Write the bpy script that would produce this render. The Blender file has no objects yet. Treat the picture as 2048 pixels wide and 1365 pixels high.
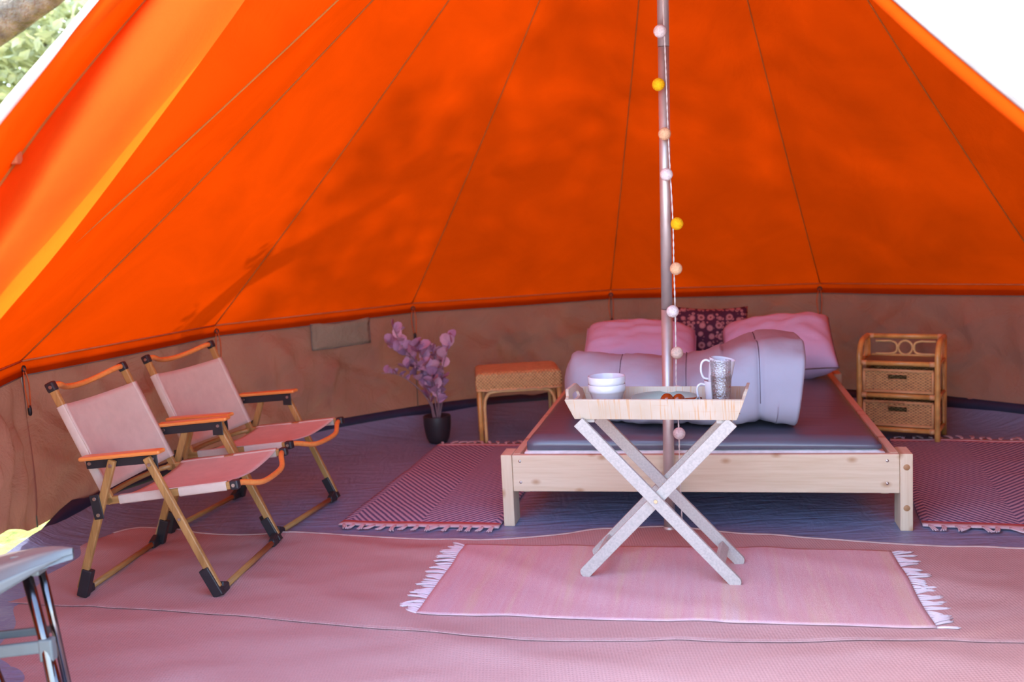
import bpy, math, random
from mathutils import Vector, Matrix, noise as mnoise
random.seed(7)
S = bpy.context.scene
COL = S.collection
PI = math.pi

# ------------------------------------------------------------------ camera
CAM = bpy.data.cameras.new('camera')
cam = bpy.data.objects.new('camera', CAM); COL.objects.link(cam)
CAM.sensor_width = 36.0; CAM.lens = 1916.7 / 2048 * 36.0
CAM.clip_start = .05; CAM.clip_end = 300
p_, r_ = .1174, .0509
fw = Vector((0, math.cos(p_), -math.sin(p_))); up = Vector((0, math.sin(p_), math.cos(p_))); rt = Vector((1, 0, 0))
cx_ = rt * math.cos(r_) - up * math.sin(r_); cy_ = rt * math.sin(r_) + up * math.cos(r_); cz_ = -fw
M4 = Matrix(((cx_.x, cy_.x, cz_.x, 0), (cx_.y, cy_.y, cz_.y, 0), (cx_.z, cy_.z, cz_.z, 1.1527), (0, 0, 0, 1)))
cam.matrix_world = M4
CAM.dof.use_dof = True; CAM.dof.focus_distance = 3.02; CAM.dof.aperture_fstop = 2.8
S.camera = cam

# ------------------------------------------------------------------ sky, sun, exposure
SUN_EL, SUN_AZ = math.radians(56), math.radians(-70)      # azimuth from +Y towards +X
w = bpy.data.worlds.new('world'); S.world = w; w.use_nodes = True
nt = w.node_tree; nt.nodes.clear()
wo = nt.nodes.new('ShaderNodeOutputWorld'); bg = nt.nodes.new('ShaderNodeBackground'); sk = nt.nodes.new('ShaderNodeTexSky')
sk.sky_type = 'NISHITA'; sk.sun_disc = False; sk.sun_elevation = SUN_EL; sk.sun_rotation = SUN_AZ
sk.air_density = 1.0; sk.dust_density = 1.8; sk.ozone_density = 1.0
bg.inputs['Strength'].default_value = 1.45
nt.links.new(sk.outputs[0], bg.inputs[0]); nt.links.new(bg.outputs[0], wo.inputs[0])
SL = bpy.data.lights.new('sun', 'SUN'); SL.energy = 10.0; SL.angle = math.radians(.9); SL.color = (1, .96, .90)
sun = bpy.data.objects.new('sun', SL); COL.objects.link(sun)
sd = Vector((math.sin(SUN_AZ) * math.cos(SUN_EL), math.cos(SUN_AZ) * math.cos(SUN_EL), math.sin(SUN_EL)))
sun.rotation_euler = sd.to_track_quat('Z', 'Y').to_euler()
sun.location = sd * 20
S.view_settings.view_transform = 'Standard'; S.view_settings.look = 'None'
S.view_settings.gamma = 1; S.view_settings.use_curve_mapping = False
S.view_settings.exposure = 0.0
try:
    S.cycles.use_denoising = True
    S.cycles.max_bounces = 9; S.cycles.diffuse_bounces = 6; S.cycles.transmission_bounces = 8; S.cycles.transparent_max_bounces = 24
    S.cycles.caustics_reflective = False; S.cycles.caustics_refractive = False
    S.cycles.sample_clamp_indirect = 8.0
except Exception:
    pass

# ------------------------------------------------------------------ helpers
def hexv(c):
    return (c[0], c[1], c[2], 1)

class NT:
    def __init__(s, name):
        s.m = bpy.data.materials.new(name); s.m.use_nodes = True
        s.t = s.m.node_tree; s.t.nodes.clear()
        s.out = s.n('ShaderNodeOutputMaterial')
        s.co = s.n('ShaderNodeTexCoord')
    def n(s, typ, **kw):
        nd = s.t.nodes.new(typ)
        for k, v in kw.items(): setattr(nd, k, v)
        return nd
    def l(s, a, b): s.t.links.new(a, b)
    def mapping(s, scale=(1, 1, 1), rot=(0, 0, 0), src=None):
        mp = s.n('ShaderNodeMapping'); mp.inputs['Scale'].default_value = scale; mp.inputs['Rotation'].default_value = rot
        s.l(src or s.co.outputs['Object'], mp.inputs[0]); return mp.outputs[0]
    def noise(s, vec, scale, detail=3, rough=.55, dist=0):
        nd = s.n('ShaderNodeTexNoise'); nd.inputs['Scale'].default_value = scale; nd.inputs['Detail'].default_value = detail
        nd.inputs['Roughness'].default_value = rough; nd.inputs['Distortion'].default_value = dist
        s.l(vec, nd.inputs['Vector']); return nd.outputs[0]
    def ramp(s, fac, stops):
        r = s.n('ShaderNodeValToRGB'); e = r.color_ramp.elements
        while len(e) < len(stops): e.new(.5)
        for el, (p, c) in zip(e, stops): el.position = p; el.color = hexv(c)
        s.l(fac, r.inputs[0]); return r.outputs[0]
    def mix(s, fac, a, b, mode='MIX'):
        m = s.n('ShaderNodeMix', data_type='RGBA', blend_type=mode)
        for sock, v in ((m.inputs[0], fac), (m.inputs[6], a), (m.inputs[7], b)):
            if isinstance(v, (int, float)): sock.default_value = v
            elif isinstance(v, tuple): sock.default_value = hexv(v)
            else: s.l(v, sock)
        return m.outputs[2]
    def math(s, op, a, b=None, c=None):
        m = s.n('ShaderNodeMath', operation=op)
        for i, v in enumerate((a, b, c)):
            if v is None: continue
            if isinstance(v, (int, float)): m.inputs[i].default_value = v
            else: s.l(v, m.inputs[i])
        return m.outputs[0]
    def bump(s, h, strength=.3, dist=.01, nrm=None):
        b = s.n('ShaderNodeBump'); b.inputs['Strength'].default_value = strength; b.inputs['Distance'].default_value = dist
        s.l(h, b.inputs['Height'])
        if nrm is not None: s.l(nrm, b.inputs['Normal'])
        return b.outputs[0]
    def bsdf(s, col, rough=.6, metal=0, spec=.5, nrm=None, **kw):
        b = s.n('ShaderNodeBsdfPrincipled')
        if isinstance(col, tuple): b.inputs['Base Color'].default_value = hexv(col)
        else: s.l(col, b.inputs['Base Color'])
        if isinstance(rough, (int, float)): b.inputs['Roughness'].default_value = rough
        else: s.l(rough, b.inputs['Roughness'])
        b.inputs['Metallic'].default_value = metal; b.inputs['Specular IOR Level'].default_value = spec
        for k, v in kw.items(): b.inputs[k.replace('_', ' ')].default_value = v
        if nrm is not None: s.l(nrm, b.inputs['Normal'])
        s.l(b.outputs[0], s.out.inputs[0]); return b

def scl(c, f): return tuple(min(1, x * f) for x in c)

def plain(name, col, rough=.5, metal=0, spec=.5, var=.12, scale=25, bump=.1, bscale=120, bdist=.002, **kw):
    t = NT(name); v = t.co.outputs['Object']
    c = t.ramp(t.noise(v, scale), [(.3, scl(col, 1 - var)), (.7, scl(col, 1 + var))])
    nr = t.bump(t.noise(v, bscale, 2), bump, bdist)
    t.bsdf(c, rough, metal, spec, nr, **kw); return t.m

def woodmat(name, light, dark, axis=0, rough=.55, knots=0.0, gscale=1.0, spec=.4):
    t = NT(name)
    sc = [26 * gscale] * 3; sc[axis] = 1.6 * gscale
    v = t.mapping(tuple(sc))
    g = t.noise(v, 1.0, 5, .6, .6)
    c = t.ramp(g, [(.28, dark), (.55, light), (.8, scl(light, 1.08))])
    fine = [140 * gscale] * 3; fine[axis] = 6 * gscale
    f = t.noise(t.mapping(tuple(fine)), 1.0, 2)
    c = t.mix(.35, c, t.ramp(f, [(.35, dark), (.6, light)]))
    if knots:
        sp = t.n('ShaderNodeSeparateXYZ'); t.l(t.co.outputs['Object'], sp.inputs[0]); cm = t.n('ShaderNodeCombineXYZ')
        t.l(t.math('MULTIPLY', sp.outputs[axis], 5.5), cm.inputs[0]); t.l(t.math('MULTIPLY', sp.outputs[2 if axis != 2 else 0], 9.0), cm.inputs[1])
        vo = t.n('ShaderNodeTexVoronoi', voronoi_dimensions='2D'); vo.inputs['Scale'].default_value = 1.0; t.l(cm.outputs[0], vo.inputs['Vector'])
        k = t.ramp(vo.outputs['Distance'], [(.02, (1, 1, 1)), (.05, (.8, .8, .8)), (.13, (0, 0, 0))])
        c = t.mix(t.math('MULTIPLY', k, knots), c, (.40, .19, .075))
    t.bsdf(c, rough, 0, spec, t.bump(g, .12, .002)); return t.m

class MB:
    def __init__(s): s.v = []; s.f = []; s.sm = []
    def add(s, vs, fs, smooth=False):
        o = len(s.v); s.v += [tuple(v) for v in vs]
        for f in fs: s.f.append(tuple(o + i for i in f)); s.sm.append(smooth)
        return s
    def box(s, x0, x1, y0, y1, z0, z1, M=None):
        vs = [Vector((x, y, z)) for z in (z0, z1) for y in (y0, y1) for x in (x0, x1)]
        if M is not None: vs = [M @ v for v in vs]
        return s.add(vs, [(0, 2, 3, 1), (4, 5, 7, 6), (0, 1, 5, 4), (2, 6, 7, 3), (0, 4, 6, 2), (1, 3, 7, 5)])
    def bar(s, a, b, wd, ht, side=(0, 1, 0), ext=0):
        # rectangular bar a->b, width wd along `side`, height ht across
        a = Vector(a); b = Vector(b); d = (b - a).normalized(); a = a - d * ext; b = b + d * ext
        sv = Vector(side); sv = (sv - d * sv.dot(d)).normalized(); n = d.cross(sv)
        vs = [q + sv * i * wd / 2 + n * j * ht / 2 for q in (a, b) for j in (-1, 1) for i in (-1, 1)]
        return s.add(vs, [(0, 1, 3, 2), (4, 6, 7, 5), (0, 4, 5, 1), (2, 3, 7, 6), (0, 2, 6, 4), (1, 5, 7, 3)])
    def tube(s, pts, rad, seg=8, caps=True, closed=False, flat=1.0, upv=None):
        pts = [Vector(p) for p in pts]; n = len(pts)
        rr = rad if isinstance(rad, (list, tuple)) else [rad] * n
        t0 = (pts[1] - pts[0]).normalized()
        ref = Vector(upv) if upv else (Vector((0, 0, 1)) if abs(t0.z) < .9 else Vector((1, 0, 0)))
        u = (ref - t0 * ref.dot(t0)).normalized(); vs = []
        for i, p in enumerate(pts):
            if closed: t = (pts[(i + 1) % n] - pts[i - 1]).normalized()
            else: t = (pts[min(i + 1, n - 1)] - pts[max(i - 1, 0)]).normalized()
            u = (u - t * u.dot(t)).normalized(); b = t.cross(u)
            for k in range(seg):
                a = 2 * PI * k / seg
                vs.append(p + u * math.cos(a) * rr[i] * flat + b * math.sin(a) * rr[i])
        fs = []
        for i in range(n if closed else n - 1):
            j = (i + 1) % n
            for k in range(seg):
                k2 = (k + 1) % seg; fs.append((i * seg + k, i * seg + k2, j * seg + k2, j * seg + k))
        s.add(vs, fs, True)
        if caps and not closed:
            o = len(s.v) - len(vs)
            s.f.append(tuple(o + k for k in reversed(range(seg)))); s.sm.append(False)
            s.f.append(tuple(o + (n - 1) * seg + k for k in range(seg))); s.sm.append(False)
        return s
    def lathe(s, prof, seg=24, c=(0, 0, 0), M=None, rfun=None):
        vs = []; c = Vector(c)
        for r, z in prof:
            for k in range(seg):
                a = 2 * PI * k / seg; q = r * (rfun(a, r, z) if rfun else 1)
                p = Vector((q * math.cos(a), q * math.sin(a), z))
                vs.append((M @ p if M is not None else p) + c)
        fs = [(i * seg + k, i * seg + (k + 1) % seg, (i + 1) * seg + (k + 1) % seg, (i + 1) * seg + k) for i in range(len(prof) - 1) for k in range(seg)]
        return s.add(vs, fs, True)
    def grid(s, fn, nu, nv, smooth=True, flip=False):
        vs = [fn(i / nu, j / nv) for j in range(nv + 1) for i in range(nu + 1)]
        q = nu + 1
        fs = [(j * q + i, j * q + i + 1, (j + 1) * q + i + 1, (j + 1) * q + i) for j in range(nv) for i in range(nu)]
        if flip: fs = [tuple(reversed(f)) for f in fs]
        return s.add(vs, fs, smooth)
    def sphere(s, c, r, nu=16, nv=10, sq=(1, 1, 1)):
        c = Vector(c)
        return s.lathe([(max(1e-5, r * math.sin(PI * j / nv)) , -r * math.cos(PI * j / nv)) for j in range(nv + 1)], nu, c, Matrix.Diagonal(Vector(sq)))
    def mesh(s, name):
        me = bpy.data.meshes.new(name); me.from_pydata(s.v, [], s.f); me.polygons.foreach_set('use_smooth', s.sm); me.update()
        return me
    def build(s, name, mat, parent=None, bevel=0, solid=0, weld=False):
        me = s.mesh(name); me.materials.append(mat)
        return link(name, me, parent, bevel, solid, weld)

def link(name, me, parent=None, bevel=0, solid=0, weld=False):
    o = bpy.data.objects.new(name, me); COL.objects.link(o); o.parent = parent
    if weld:
        m = o.modifiers.new('weld', 'WELD'); m.merge_threshold = .0004
    if solid:
        m = o.modifiers.new('solid', 'SOLIDIFY'); m.thickness = solid; m.offset = 0
    if bevel:
        m = o.modifiers.new('bevel', 'BEVEL'); m.width = bevel; m.segments = 2; m.limit_method = 'ANGLE'; m.angle_limit = math.radians(40)
    return o

def empty(name, loc=(0, 0, 0), rz=0, rot=None):
    o = bpy.data.objects.new(name, None); COL.objects.link(o); o.location = loc
    o.rotation_euler = rot or (0, 0, rz); o.empty_display_size = .05; return o

def tag(o, label, cat, group=None):
    o['label'] = label; o['category'] = cat
    if group: o['group'] = group
    return o

def struct(o): o['kind'] = 'structure'; return o

def lerp(a, b, t): return a + (b - a) * t

def spline(pts, n):
    P = [Vector(p) for p in pts]; P = [P[0] * 2 - P[1]] + P + [P[-1] * 2 - P[-2]]; out = []; m = len(P) - 3
    for i in range(n + 1):
        t = i / n * m; k = min(int(t), m - 1); t -= k; a, b, c, d = P[k:k + 4]
        out.append(.5 * ((2 * b) + (c - a) * t + (2 * a - 5 * b + 4 * c - d) * t * t + (3 * b - a - 3 * c + d) * t ** 3))
    return out

def nz(x, y, z=0): return mnoise.noise(Vector((x, y, z)))

# ------------------------------------------------------------------ materials
def canvas(name, dif, tra, tfac, wr=.35, wscale=3.0, stain=None):
    t = NT(name); v = t.co.outputs['Object']
    n1 = t.noise(v, 2.2, 4, .6, .8)
    a = t.ramp(n1, [(.3, scl(dif, .88)), (.7, scl(dif, 1.08))])
    b = t.ramp(n1, [(.3, scl(tra, .86)), (.7, scl(tra, 1.1))])
    w1 = t.noise(v, wscale, 5, .62, 1.2); w2 = t.noise(v, 260, 2)
    nr = t.bump(w2, .12, .002, t.bump(w1, wr, .05))
    D = t.n('ShaderNodeBsdfDiffuse'); T = t.n('ShaderNodeBsdfTranslucent'); X = t.n('ShaderNodeMixShader')
    t.l(a, D.inputs[0]); t.l(b, T.inputs[0]); t.l(nr, D.inputs['Normal']); t.l(nr, T.inputs['Normal'])
    X.inputs[0].default_value = tfac
    t.l(D.outputs[0], X.inputs[1]); t.l(T.outputs[0], X.inputs[2]); t.l(X.outputs[0], t.out.inputs[0])
    return t.m

M = {}
M['roof'] = canvas('orange_canvas', (.37, .037, .002), (.90, .067, .0), .105, .25, 2.6)
M['flap'] = canvas('sunlit_orange_canvas', (.64, .10, .012), (.95, .19, .006), .24, .12, 4)  # same orange canvas, brighter and yellower to paint in sun shining through
M['wall'] = canvas('taupe_canvas', (.30, .108, .084), (.34, .16, .10), .07, .5, 5)
M['pocket'] = canvas('khaki_canvas', (.36, .30, .21), (.3, .24, .15), .05, .5, 14)
M['cover'] = canvas('white_canvas', (.40, .395, .385), (.4, .38, .35), .2, .2, 3)
M['seam'] = canvas('seam_tape', (.45, .17, .04), (.8, .2, .02), .12)
M['hemseam'] = plain('hem_piping', (.55, .17, .06), .8)
M['greyseam'] = plain('grey_seam', (.16, .14, .13), .85)
M['cream'] = plain('cream_binding', (.8, .72, .6), .8)
M['navy'] = plain('navy_sheet', (.02, .025, .06), .5)
M['cord_o'] = plain('orange_cord', (.65, .12, .02), .7)
M['black'] = plain('black_plastic', (.02, .02, .024), .42, var=.1)
M['steel'] = plain('steel', (.6, .6, .6), .28, 1, bump=.02)
M['alu'] = plain('anodised_pole', (.60, .55, .51), .45, .65, bump=.03, scale=8)

def sheetmat():
    t = NT('groundsheet'); v = t.co.outputs['Object']
    c = t.ramp(t.noise(v, 3, 4), [(.3, (.20, .235, .37)), (.7, (.24, .28, .43))])
    h = t.noise(t.mapping((1.2, 6, 2)), 2.2, 4, .6, 1.5); h2 = t.noise(t.mapping((5, 1.6, 2), (0, 0, .6)), 2.0, 3, .5, 1.0)
    nr = t.bump(h2, .3, .02, t.bump(h, .45, .03))
    t.bsdf(c, .4, 0, .5, nr); return t.m
M['sheet'] = sheetmat()

def carpetmat(name, col, col2):
    t = NT(name); v = t.co.outputs['Object']
    n1 = t.noise(v, 1.6, 4, .6); c = t.ramp(n1, [(.3, col), (.75, col2)])
    br = t.n('ShaderNodeTexWave', wave_type='BANDS', bands_direction='X'); br.inputs['Scale'].default_value = 34; t.l(v, br.inputs[0])
    br2 = t.n('ShaderNodeTexWave', wave_type='BANDS', bands_direction='Y'); br2.inputs['Scale'].default_value = 34; t.l(v, br2.inputs[0])
    wv = t.math('MULTIPLY', br.outputs['Fac'], br2.outputs['Fac'])
    c = t.mix(t.math('MULTIPLY', wv, .22), c, scl(col, .62))
    sp = t.noise(v, 420, 1); c = t.mix(.25, c, t.ramp(sp, [(.35, scl(col, .75)), (.65, scl(col2, 1.12))]))
    wr = t.noise(t.mapping((.8, 2.2, 1), (0, 0, -.65)), 2.4, 1, .4, .2)
    nr = t.bump(wv, .35, .003, t.bump(wr, .5, .05))
    t.bsdf(c, .9, 0, .15, nr); return t.m
M['carpet'] = carpetmat('ribbed_carpet', (.46, .285, .275), (.52, .33, .32))
M['carpethem'] = plain('carpet_hem', (.5, .4, .37), .9)

def runnermat():
    t = NT('pink_runner'); v = t.co.outputs['Object']
    st = t.noise(t.mapping((8, .5, 1)), 1.0, 4, .7, .15)
    c = t.ramp(st, [(.25, (.50, .40, .46)), (.42, (.58, .34, .36)), (.52, (.60, .34, .33)), (.62, (.60, .43, .29)), (.75, (.55, .43, .47))])
    st2 = t.noise(t.mapping((60, 4, 1)), 1.0, 3, .6); c = t.mix(.35, c, t.ramp(st2, [(.3, (.55, .32, .36)), (.7, (.62, .5, .53))]))
    sp = t.noise(v, 330, 1); c = t.mix(.22, c, t.ramp(sp, [(.35, (.5, .2, .25)), (.65, (.8, .6, .62))]))
    t.bsdf(c, .92, 0, .12, t.bump(sp, .4, .003)); return t.m
M['runner'] = runnermat()

def chevronmat():
    t = NT('chevron_weave'); sx = t.n('ShaderNodeSeparateXYZ'); t.l(t.co.outputs['Object'], sx.inputs[0])
    tri = t.math('PINGPONG', t.math('ADD', sx.outputs[0], 3.3), .30)
    ph = t.math('ADD', sx.outputs[1], t.math('MULTIPLY', tri, 1.3))
    ph = t.math('ADD', ph, t.math('MULTIPLY', t.noise(t.co.outputs['Object'], 9, 2), .012))
    sn = t.math('SINE', t.math('MULTIPLY', ph, 2 * PI / .036))
    fac = t.math('MULTIPLY_ADD', sn, 1.1, .55); fac.node.use_clamp = True
    c = t.mix(fac, (.085, .09, .22), (.56, .48, .60))
    sp = t.noise(t.co.outputs['Object'], 260, 1); c = t.mix(.2, c, t.ramp(sp, [(.35, (.15, .08, .16)), (.65, (.6, .42, .48))]))
    t.bsdf(c, .92, 0, .1, t.bump(sn, .3, .002)); return t.m
M['chevron'] = chevronmat()
M['redband'] = plain('red_band', (.55, .11, .14), .9)
M['pinkband'] = plain('pale_pink_band', (.62, .44, .46), .9, bump=.3)
M['tassel_w'] = plain('white_cotton', (.70, .66, .68), .9, bump=.4, bscale=300)
M['tassel_p'] = plain('pink_cotton', (.66, .50, .52), .9, bump=.4, bscale=300)

for ax, nm in enumerate('xyz'):
    M['pine_' + nm] = woodmat('pine_' + nm, (.72, .58, .42), (.62, .46, .30), ax, .6, .7)
    M['bamboo_' + nm] = woodmat('oak_look_' + nm, (.46, .255, .085), (.25, .125, .035), ax, .4, 0, 2.0, .5)
M['plug'] = plain('knot_plug', (.42, .22, .10), .6)
M['armwood'] = woodmat('varnished_beech', (.80, .30, .075), (.62, .2, .04), 0, .3, 0, 1.5, .6)
M['beige'] = plain('beige_canvas', (.60, .50, .42), .9, var=.05, bump=.25, bscale=420, spec=.2)
M['beige2'] = plain('seat_canvas', (.60, .46, .40), .9, var=.05, bump=.25, bscale=420, spec=.2)
M['rattan'] = plain('rattan_cane', (.68, .39, .11), .33, var=.25, scale=14, bump=.15, bscale=60, spec=.6)
M['rattan_l'] = plain('pale_cane', (.74, .50, .20), .4, var=.15)
M['binding'] = plain('cane_binding', (.74, .44, .20), .45, bump=.4, bscale=200)
M['darkshelf'] = woodmat('dark_shelf', (.20, .075, .045), (.13, .045, .03), 0, .35)
M['dark'] = plain('dark_interior', (.06, .035, .02), .9)

def wickermat(name, col, dark, sx, sz, swap=False):
    t = NT(name); v = t.co.outputs['Object']
    s3 = t.n('ShaderNodeSeparateXYZ'); t.l(v, s3.inputs[0])
    hx = t.math('ADD', s3.outputs[0], s3.outputs[1])
    a = t.math('SINE', t.math('MULTIPLY', hx, 2 * PI * sx)); 
    zz = s3.outputs[2] if not swap else s3.outputs[1]
    if swap: a = t.math('SINE', t.math('MULTIPLY', s3.outputs[0], 2 * PI * sx))
    b = t.math('SINE', t.math('MULTIPLY', zz, 2 * PI * sz))
    row = t.math('ABSOLUTE', b)
    chk = t.math('MULTIPLY', a, t.math('SIGN', b))
    h = t.math('MULTIPLY', t.math('MULTIPLY_ADD', chk, .5, .5), row)
    nn = t.noise(v, 40, 3)
    c = t.ramp(t.math('MULTIPLY_ADD', nn, .5, t.math('MULTIPLY', h, .6)), [(.18, dark), (.42, col), (.85, scl(col, 1.45))])
    t.bsdf(c, .5, 0, .45, t.bump(h, .9, .006)); return t.m
M['wicker'] = wickermat('woven_wicker', (.76, .48, .20), (.36, .20, .075), 55, 55)
M['wickertop'] = wickermat('woven_wicker_top', (.78, .52, .22), (.45, .27, .10), 55, 55, True)
M['basket'] = wickermat('basket_weave', (.78, .46, .19), (.27, .135, .06), 45, 70)

def mattressmat():
    t = NT('mattress_vinyl'); v = t.co.outputs['Object']
    h = t.noise(t.mapping((.8, 6, 1)), 3, 3, .5, .5)
    c = t.ramp(t.noise(v, 4, 3), [(.3, (.085, .088, .13)), (.7, (.105, .11, .155))])
    t.bsdf(c, .36, 0, 1.0, t.bump(h, .18, .02)); return t.m
M['mattress'] = mattressmat()
M['white_fab'] = plain('white_fabric', (.78, .76, .78), .85)
M['duvet'] = plain('grey_lilac_cotton', (.40, .42, .52), .8, var=.04, scale=6, bump=.25, bscale=14, bdist=.012, spec=.3)
M['duvet_seam'] = plain('quilt_stitch', (.12, .10, .14), .9)
M['pillow'] = plain('pink_pillow_cotton', (.66, .56, .84), .85, var=.04, scale=5, bump=.3, bscale=12, bdist=.01, spec=.2)
M['piping'] = plain('grey_piping', (.16, .11, .14), .8)

def floralmat():
    t = NT('floral_print'); v = t.mapping((1, 1, 1))
    def flowers(scale, off, rad):
        mp = t.n('ShaderNodeMapping'); mp.inputs['Location'].default_value = off; t.l(t.co.outputs['Object'], mp.inputs[0])
        vo = t.n('ShaderNodeTexVoronoi'); vo.inputs['Scale'].default_value = scale; vo.inputs['Randomness'].default_value = .35; t.l(mp.outputs[0], vo.inputs['Vector'])
        return t.ramp(vo.outputs['Distance'], [(rad * .35, (.22, .08, .09)), (rad * .5, (.52, .27, .28)), (rad * .8, (.38, .17, .20)), (rad, (0, 0, 0))]), t.ramp(vo.outputs['Distance'], [(rad * .9, (1, 1, 1)), (rad, (0, 0, 0))])
    c1, m1 = flowers(20, (0, 0, 0), .43); c2, m2 = flowers(40, (.31, .2, .1), .42)
    c = t.mix(m2, (.075, .025, .055), c2); c = t.mix(m1, c, c1)
    t.bsdf(c, .85, 0, .2, t.bump(t.noise(v, 200, 2), .15, .002)); return t.m
M['floral'] = floralmat()

def washmat():
    t = NT('whitewashed_wood'); v = t.co.outputs['Object']
    big = t.noise(v, 9, 3); g = t.noise(t.mapping((4, 60, 60)), 1.0, 4, .6, .6); f = t.noise(t.mapping((210, 5, 7)), 1.0, 2, .6); fl = t.noise(t.mapping((60, 8, 10)), 1.0, 2, .6)
    c = t.ramp(big, [(.3, (.50, .40, .29)), (.65, (.57, .48, .38))])
    ln = t.math('MULTIPLY', t.ramp(f, [(.36, (1, 1, 1)), (.45, (0, 0, 0))]), t.ramp(big, [(.35, (.2, .2, .2)), (.6, (.9, .9, .9))]))
    c = t.mix(t.math('MULTIPLY', ln, .8), c, (.55, .30, .13))
    c = t.mix(t.math('MULTIPLY', t.ramp(g, [(.26, (1, 1, 1)), (.38, (0, 0, 0))]), .6), c, (.50, .24, .10))
    t.bsdf(c, .7, 0, .3, t.bump(f, .2, .001)); return t.m
M['wash'] = washmat()
M['washleg'] = plain('whitewashed_leg', (.47, .42, .375), .7, var=.13, scale=160, bump=.3, bscale=160, bdist=.002)
M['washleg2'] = M['washleg']
M['brass'] = plain('brass_bolt', (.75, .62, .38), .35, 1, bump=.02)
M['ceramic'] = plain('white_porcelain', (.62, .61, .66), .12, var=.01, bump=0, spec=.6)
M['celadon'] = plain('celadon_glaze', (.36, .52, .45), .18, var=.06, bump=0, spec=.6)
M['copper'] = plain('amber_lacquer', (.26, .04, .008), .18, var=.2, spec=.7, bump=.02)
def glassmat():
    t = NT('hammered_glass'); vo = t.n('ShaderNodeTexVoronoi'); vo.inputs['Scale'].default_value = 150; t.l(t.co.outputs['Object'], vo.inputs['Vector'])
    nr = t.bump(vo.outputs['Distance'], .6, .004)
    T = t.n('ShaderNodeBsdfTransparent'); T.inputs[0].default_value = (.985, .985, .99, 1); G = t.n('ShaderNodeBsdfGlossy'); G.inputs['Roughness'].default_value = .08
    lw = t.n('ShaderNodeLayerWeight'); lw.inputs[0].default_value = .35; X = t.n('ShaderNodeMixShader')
    t.l(nr, G.inputs['Normal']); t.l(nr, lw.inputs['Normal']); t.l(t.math('MULTIPLY_ADD', lw.outputs['Fresnel'], .5, .03), X.inputs[0])
    t.l(T.outputs[0], X.inputs[1]); t.l(G.outputs[0], X.inputs[2]); t.l(X.outputs[0], t.out.inputs[0]); return t.m
M['glass'] = glassmat()
M['pot'] = plain('black_pot', (.022, .02, .026), .5, var=.1, bump=.05)
M['soil'] = plain('soil', (.05, .035, .03), .95, var=.4, bump=.8, bscale=90)
M['stem'] = plain('mauve_stem', (.24, .15, .17), .7)
M['leafp'] = [plain('mauve_leaf%d' % i, c, .6, var=.15, scale=30, spec=.3) for i, c in enumerate([(.50, .27, .42), (.40, .22, .38), (.58, .32, .42)])]
def ballmat(name, col):
    t = NT(name); v = t.co.outputs['Object']; n1 = t.noise(v, 160, 3)
    c = t.ramp(n1, [(.35, scl(col, .8)), (.65, scl(col, 1.1))])
    t.bsdf(c, .85, 0, .15, t.bump(n1, .5, .003)); return t.m
M['b_white'] = ballmat('cotton_white', (.78, .70, .68)); M['b_yellow'] = ballmat('cotton_yellow', (.90, .50, .01))
M['b_peach'] = ballmat('cotton_peach', (.78, .48, .27)); M['b_cream'] = ballmat('cotton_cream', (.72, .56, .45))
M['cordw'] = plain('clear_cord', (.72, .68, .64), .4)
M['greyplastic'] = plain('grey_plastic', (.15, .16, .158), .4, var=.05, bump=.04)
M['chrome'] = plain('dull_chrome', (.17, .16, .16), .2, 1, bump=.02)
M['lever'] = plain('grey_green_bracket', (.14, .165, .16), .4, var=.05)
M['bark'] = plain('bark', (.17, .135, .095), .95, var=.5, scale=12, bump=.9, bscale=30, bdist=.03)
def leafmat(name, col, tr):
    t = NT(name); D = t.n('ShaderNodeBsdfDiffuse'); T = t.n('ShaderNodeBsdfTranslucent'); X = t.n('ShaderNodeMixShader')
    nn = t.noise(t.co.outputs['Object'], 3, 3); t.l(t.ramp(nn, [(.3, scl(col, .6)), (.7, scl(col, 1.3))]), D.inputs[0]); T.inputs[0].default_value = hexv(tr)
    X.inputs[0].default_value = .45; t.l(D.outputs[0], X.inputs[1]); t.l(T.outputs[0], X.inputs[2]); t.l(X.outputs[0], t.out.inputs[0]); return t.m
M['leaf'] = leafmat('green_leaves', (.22, .30, .07), (.34, .48, .05))
M['leaf2'] = leafmat('sun_glare_leaves', (.62, .62, .42), (.6, .62, .32))  # leaf colour lightened to carry the glare of full sun
def groundmat():
    t = NT('bounce_gravel_and_grass'); v = t.co.outputs['Object']; sp = t.n('ShaderNodeSeparateXYZ'); t.l(v, sp.inputs[0])
    n1 = t.noise(v, 5, 4); gv = t.ramp(t.noise(v, 60, 3), [(.3, (.56, .55, .53)), (.7, (.78, .77, .75))])  # unseen gravel by the door, added pale to bounce daylight into the tent
    gr = t.ramp(t.noise(v, 14, 4), [(.3, (.17, .22, .05)), (.55, (.36, .38, .10)), (.75, (.50, .46, .20))])
    e = t.math('MULTIPLY_ADD', n1, .8, sp.outputs[1]); f = t.ramp(t.math('SUBTRACT', e, 1.5), [(.0, (0, 0, 0)), (.2, (1, 1, 1))])
    t.bsdf(t.mix(f, gv, gr), .95, 0, .2, t.bump(t.noise(v, 40, 3), .6, .03)); return t.m
M['ground'] = groundmat()

# ------------------------------------------------------------------ tent geometry
POLE = Vector((.552, 3.484, 0)); RW = 2.446; HW = .741
APEX = Vector((.645, 3.49, 3.0))
def az(k): return .03 + k * 2 * PI / 12.29
def corner(k, r=RW, z=HW): a = az(k); return Vector((POLE.x + r * math.sin(a), POLE.y + r * math.cos(a), z))
def wtop(k):
    k0 = math.floor(k); t = k - k0
    return corner(k0).lerp(corner(k0 + 1), t)

# ground outside
def gfun(u, v):
    x = -40 + 80 * u; y = -30 + 80 * v
    return (x, y, -.03 + .0 * x)
struct(MB().grid(gfun, 8, 8).build('ground', M['ground']))

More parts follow.
